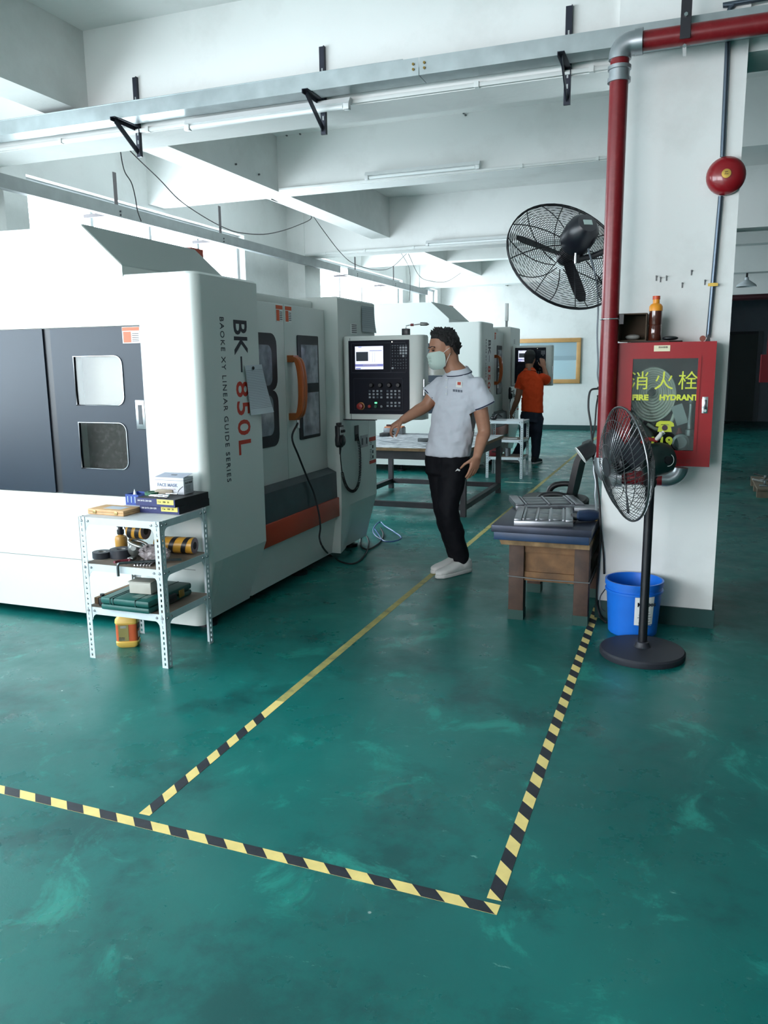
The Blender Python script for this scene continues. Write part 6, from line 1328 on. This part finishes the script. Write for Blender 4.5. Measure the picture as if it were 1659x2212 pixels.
# ---------------- man in the white polo shirt
Yc = 5.12
F1 = V((-.36, -.93, 0)).normalized(); S1 = V((0, 0, 1)).cross(F1)
HF1 = V((-.82, -.55, -.14)).normalized(); HU1 = (V((0, 0, 1))-HF1*HF1.z).normalized()
j = lambda x, y, d=0.: ony(x, y, Yc+d)
J = dict(base=V((onz(985, 1235).x, 5.08, 0)), chin=j(964, 790, -.02), neck=j(990, 808, .02), chest=j(988, 868, .0), pelvis=j(967, 985, 0), hem=j(966, 984, 0),
         Rsh=j(952, 834, .06), Rel=j(921, 876, .03), Rwr=j(871, 907, -.08), Lsh=j(1029, 836, -.05), Lel=j(1046, 930, -.02), Lwr=j(1031, 985, -.12),
         Rcuff=j(930, 856, .045), Lcuff=j(1047, 878, -.03), Rhip=j(951, 1000, .03), Lhip=j(983, 1000, -.02), Rkn=j(959, 1098, .02), Lkn=j(967, 1098, -.10), Ran=j(985, 1204, .10), Lan=j(996, 1209, -.01))
J['Rhand'] = ((j(846, 922, -.12)-J['Rwr']), V((-.2, -.2, .9)), V((-.2, -.8, -.5)), .55)
J['Lhand'] = ((j(1021, 1020, -.14)-J['Lwr']), V((.85, -.45, .1)), V((-.5, -.8, 0)), .16)
J['legr'] = (.094, .084, .072, .069, .054)
POLO = M('polo_white', (206, 210, 220), .85, bump=.9, bscale=7); NAVYC = M('navy_trim', (34, 38, 66), .8)
TRK = M('track_navy', (8, 9, 17), .75, spec=.25)
t, body, tro, shi, S_, HS1 = build_person('man in a white polo shirt, face mask and dark trousers walking past', 'workers', 1.0, J, F1, HF1, HU1, POLO, TRK, None)
tr = bvh(shi)
for sd in ('R', 'L'):
    d = (J[sd+'cuff']-J[sd+'sh']); ring_at(J[sd+'cuff']-d.normalized()*.008, d, .0715, .007, 'cuff_stripe', NAVYC, shi)
# collar
nk = J['neck']; ck = []
ax = (V((0, 0, 1))+F1*.25).normalized(); ca = S1; cb = ca.cross(ax)
def col_ring(r1, r2, h): return [nk+ax*h+ca*r1*math.sin(q)-cb*r2*math.cos(q) for q in [.28+(2*PI-.56)*k_/40 for k_ in range(41)]]
def collar(parent, m, trim, f=1.):
    MB().loft([col_ring(.066, .064, .038), col_ring(.070, .068, .04), col_ring(.094, .088, .0), col_ring(.092, .086, -.004), col_ring(.066, .064, .038)], cap=False, closed=False).build('collar', m, parent, smooth=60)
    MB().loft([col_ring(.0905, .0848, .010), col_ring(.0930, .0872, .004)], cap=False, closed=False).build('collar_stripe', trim, parent, smooth=60)
collar(shi, POLO, NAVYC)
patch(tr, [(986, 824), (999, 825), (998, 838), (985, 837)], shi, 'badge', LABELW)
patch(tr, [(989, 826), (996, 826.5), (995.5, 833), (988.5, 832)], shi, 'badge_mark', M('badge_red', (206, 84, 70), .6), .0048)
for k_ in range(4): patch(tr, [(979+k_*5.3, 841+k_*.5), (983+k_*5.3, 841.4+k_*.5), (983+k_*5.3, 846.4+k_*.5), (979+k_*5.3, 846+k_*.5)], shi, 'chest_character', M('print_slate', (104, 112, 126), .6))
patch(tr, [(963, 812), (969, 813), (967, 855), (961, 854)], shi, 'placket', POLO)
for y in (820, 836, 850): patch(tr, [(964, y), (966.5, y), (966.5, y+2.6), (964, y+2.6)], shi, 'button', LABELW, .0055)
tp = bvh(tro)
patch(tp, [(983, 1018), (988, 1012), (994, 1015), (992, 1018), (988, 1016)], tro, 'logo', LABELW)
# hair
def hair(parent, chin, f, s, u, sc, front, nape, top, seed, n_=230):
    rr = random.Random(seed); m = MB(); cnt = 0
    base = head_rings(chin-u*.0, f, s, u, sc*1.015)
    m.loft([[chin+u*z*sc+f*x0*sc+ (f*a_*math.cos(q)+s*b_*math.sin(q))*sc for q in [2*PI*k_/24 for k_ in range(24)]] for z, x0, a_, b_ in ((.165, -.012, .090, .078), (.19, -.010, .088, .076), (.21, -.008, .076, .066), (.228, -.008, .055, .048), (.238, -.01, .028, .026))])
    m.loft([[chin+u*z*sc+f*x0*sc+(f*a_*math.cos(q)+s*b_*math.sin(q))*sc for q in [2*PI*k_/24 for k_ in range(24)]] for z, x0, a_, b_ in ((.112, -.022, .058, .072), (.13, -.016, .072, .0775), (.165, -.010, .088, .080), (.185, -.010, .088, .077))])
    m.loft([[chin+u*z*sc+f*x0*sc+(f*a_*math.cos(q)+s*b_*math.sin(q))*sc for q in [2*PI*k_/24 for k_ in range(24)]] for z, x0, a_, b_ in ((nape, -.072, .024, .050), (nape+.03, -.062, .038, .064), (.12, -.052, .052, .075), (.16, -.04, .07, .079), (.18, -.03, .072, .078))])
    for i in range(n_):
        th = rr.uniform(0, 2*PI); z = rr.uniform(.10, .232); k_ = math.sqrt(max(0, 1-((z-.12)/.118)**2)) if z > .12 else 1
        fx_ = math.cos(th); x = (-.004+.094*k_*fx_); y = .078*k_*math.sin(th)
        if fx_ > .1 and z < front+.03*fx_: continue
        if fx_ > -.35 and z < .15: continue
        p = chin+u*z*sc+f*x*sc+s*y*sc; nrm = (f*fx_*k_+s*math.sin(th)*k_+u*((z-.12)*8)).normalized(); L = rr.uniform(.008, top)*sc
        dr = (nrm*.8+u*.5+f*rr.uniform(-.1, .8)+s*rr.uniform(-.5, .5)).normalized()
        m.tube([p-nrm*.012*sc, p+nrm*.006*sc, p+dr*L], [.013*sc, .011*sc, .004*sc], 6)
    return remesh(m.build('hair', HAIR, parent), .0045*sc, 1)
hair(body, J['chin'], HF1, HS1, HU1, 1., .175, .06, .034, 4)
# face: eyes, brows, mask
def face(parent, chin, f, s, u, sc):
    R = Matrix((f, s, u)).transposed()
    for q in (-1, 1):
        e = chin+u*.110*sc+f*.0835*sc+s*q*.031*sc
        MB().sphere(e, (.008*sc, .0125*sc, .005*sc), 12, 8, R).build('eye', M('eye_dark', (38, 28, 28), .25), parent, smooth=50)
        MB().tube(catmull([chin+u*.131*sc+f*.0945*sc+s*q*.012*sc, chin+u*.135*sc+f*.091*sc+s*q*.034*sc, chin+u*.130*sc+f*.076*sc+s*q*.052*sc], 4), .0038*sc, 6).build('eyebrow', HAIR, parent, smooth=60)
face(body, J['chin'], HF1, HS1, HU1, 1.)
MSK = M('mask_cloth', (196, 216, 208), .8)
c, f, s, u = J['chin'], HF1, HS1, HU1
rows = []
for z, fr, hw, bkx in ((-.014, .088, .030, .045), (-.004, .104, .044, .035), (.014, .113, .052, .026), (.034, .116, .058, .022), (.036, .113, .058, .022), (.056, .117, .062, .022), (.058, .114, .062, .022), (.078, .120, .063, .024), (.092, .112, .060, .034), (.101, .101, .052, .050)):
    rows.append([c+u*z+f*(bkx+(fr-bkx)*math.cos(q)**.7 if math.cos(q) > 0 else bkx)+s*(hw+.008)*math.sin(q) for q in [-PI/2+PI*k_/20 for k_ in range(21)]])
mk = MB().loft(rows, cap=False, closed=False)
mk.loft([[p-f*.0015 for p in r] for r in rows], cap=False, closed=False)
mo = mk.build('face_mask', MSK, body, smooth=60)
for q in (-1, 1):
    for z0, z1 in ((.085, .112), (.0, .078)):
        MB().tube(catmull([c+u*z0+f*.030+s*q*.066, c+u*(z0+z1)/2+f*.012+s*q*.075, c+u*z1-f*.012+s*q*.081], 4), .0016, 5).build('ear_loop', LABELW, mo)
WSH = M('shoe_white', (216, 216, 214), .6, bump=.1, bscale=200); WSO = M('sole_white', (206, 206, 204), .6)
td = onz(948, 1250)-onz(1012, 1228)
for an in (J['Lan'], J['Ran']): shoe(V((an.x, an.y, 0)), V((-.52, -.85, 0)), 1.12, t, WSH, WSO)

# ---------------- man in the orange polo shirt, seen from behind
Yc = 11.25; sc = .96
F2 = V((-.10, .99, 0)).normalized(); HF2 = V((.0, .98, -.12)).normalized(); HU2 = (V((0, 0, 1))-HF2*HF2.z).normalized()
J2 = dict(base=V((onz(1130, 1002).x, Yc, 0)), chin=j(1144, 792, .02), neck=j(1144, 802, 0), chest=j(1149, 836, 0), pelvis=j(1148, 893, 0), hem=j(1150, 890, 0),
          Rsh=j(1171, 815, .02), Rel=j(1184, 826, .22), Rwr=j(1175, 793, .30), Lsh=j(1127, 815, 0), Lel=j(1118, 862, .0), Lwr=j(1105, 893, .10),
          Rcuff=j(1181, 822, .12), Lcuff=j(1122, 840, .0), Rhip=j(1160, 905, 0), Lhip=j(1138, 905, 0), Rkn=j(1158, 952, .03), Lkn=j(1131, 952, .02), Ran=j(1156, 990, 0), Lan=j(1112, 990, .05))
J2['Rhand'] = ((j(1171, 776, .32)-J2['Rwr']), V((.2, -1, .1)), V((-1, 0, .2)), .25); J2['Lhand'] = ((j(1103, 908, .12)-J2['Lwr']), V((-1, -.2, 0)), V((0, .9, 0)), .3)
J2['tilt'] = .10
POR = M('polo_orange', (228, 70, 16), .85, bump=.15, bscale=400); JEAN = M('jeans_dark', (24, 32, 50), .8, var=.15, scale=14)
t2, body2, tro2, shi2, S2, HS2 = build_person('man in an orange polo shirt and jeans at the far control panel', 'workers', sc, J2, F2, HF2, HU2, POR, JEAN, None, .014)
hair(body2, J2['chin'], HF2, HS2, HU2, sc, .17, .035, .016, 8, 160)
face(body2, J2['chin'], HF2, HS2, HU2, sc)
nk = J2['neck']; ax = (V((0, 0, 1))+F2*.2).normalized(); ca = V((0, 0, 1)).cross(F2); cb = ca.cross(ax)
collar(shi2, POR, M('trim_peach', (232, 150, 120), .8))
for sd in ('R', 'L'):
    d = (J2[sd+'cuff']-J2[sd+'sh']); ring_at(J2[sd+'cuff']-d.normalized()*.008, d, .070, .008, 'cuff_stripe', M('trim_peach', (232, 150, 120), .8), shi2)
DSH = M('shoe_dark', (20, 22, 30), .6); DSO = M('sole_grey', (170, 172, 172), .6)
shoe(V((J2['Ran'].x, J2['Ran'].y, 0)), V((.25, 1, 0)), 1.0, t2, DSH, DSO); shoe(V((J2['Lan'].x, J2['Lan'].y, 0)), V((-.9, .5, 0)), 1.0, t2, DSH, DSO)
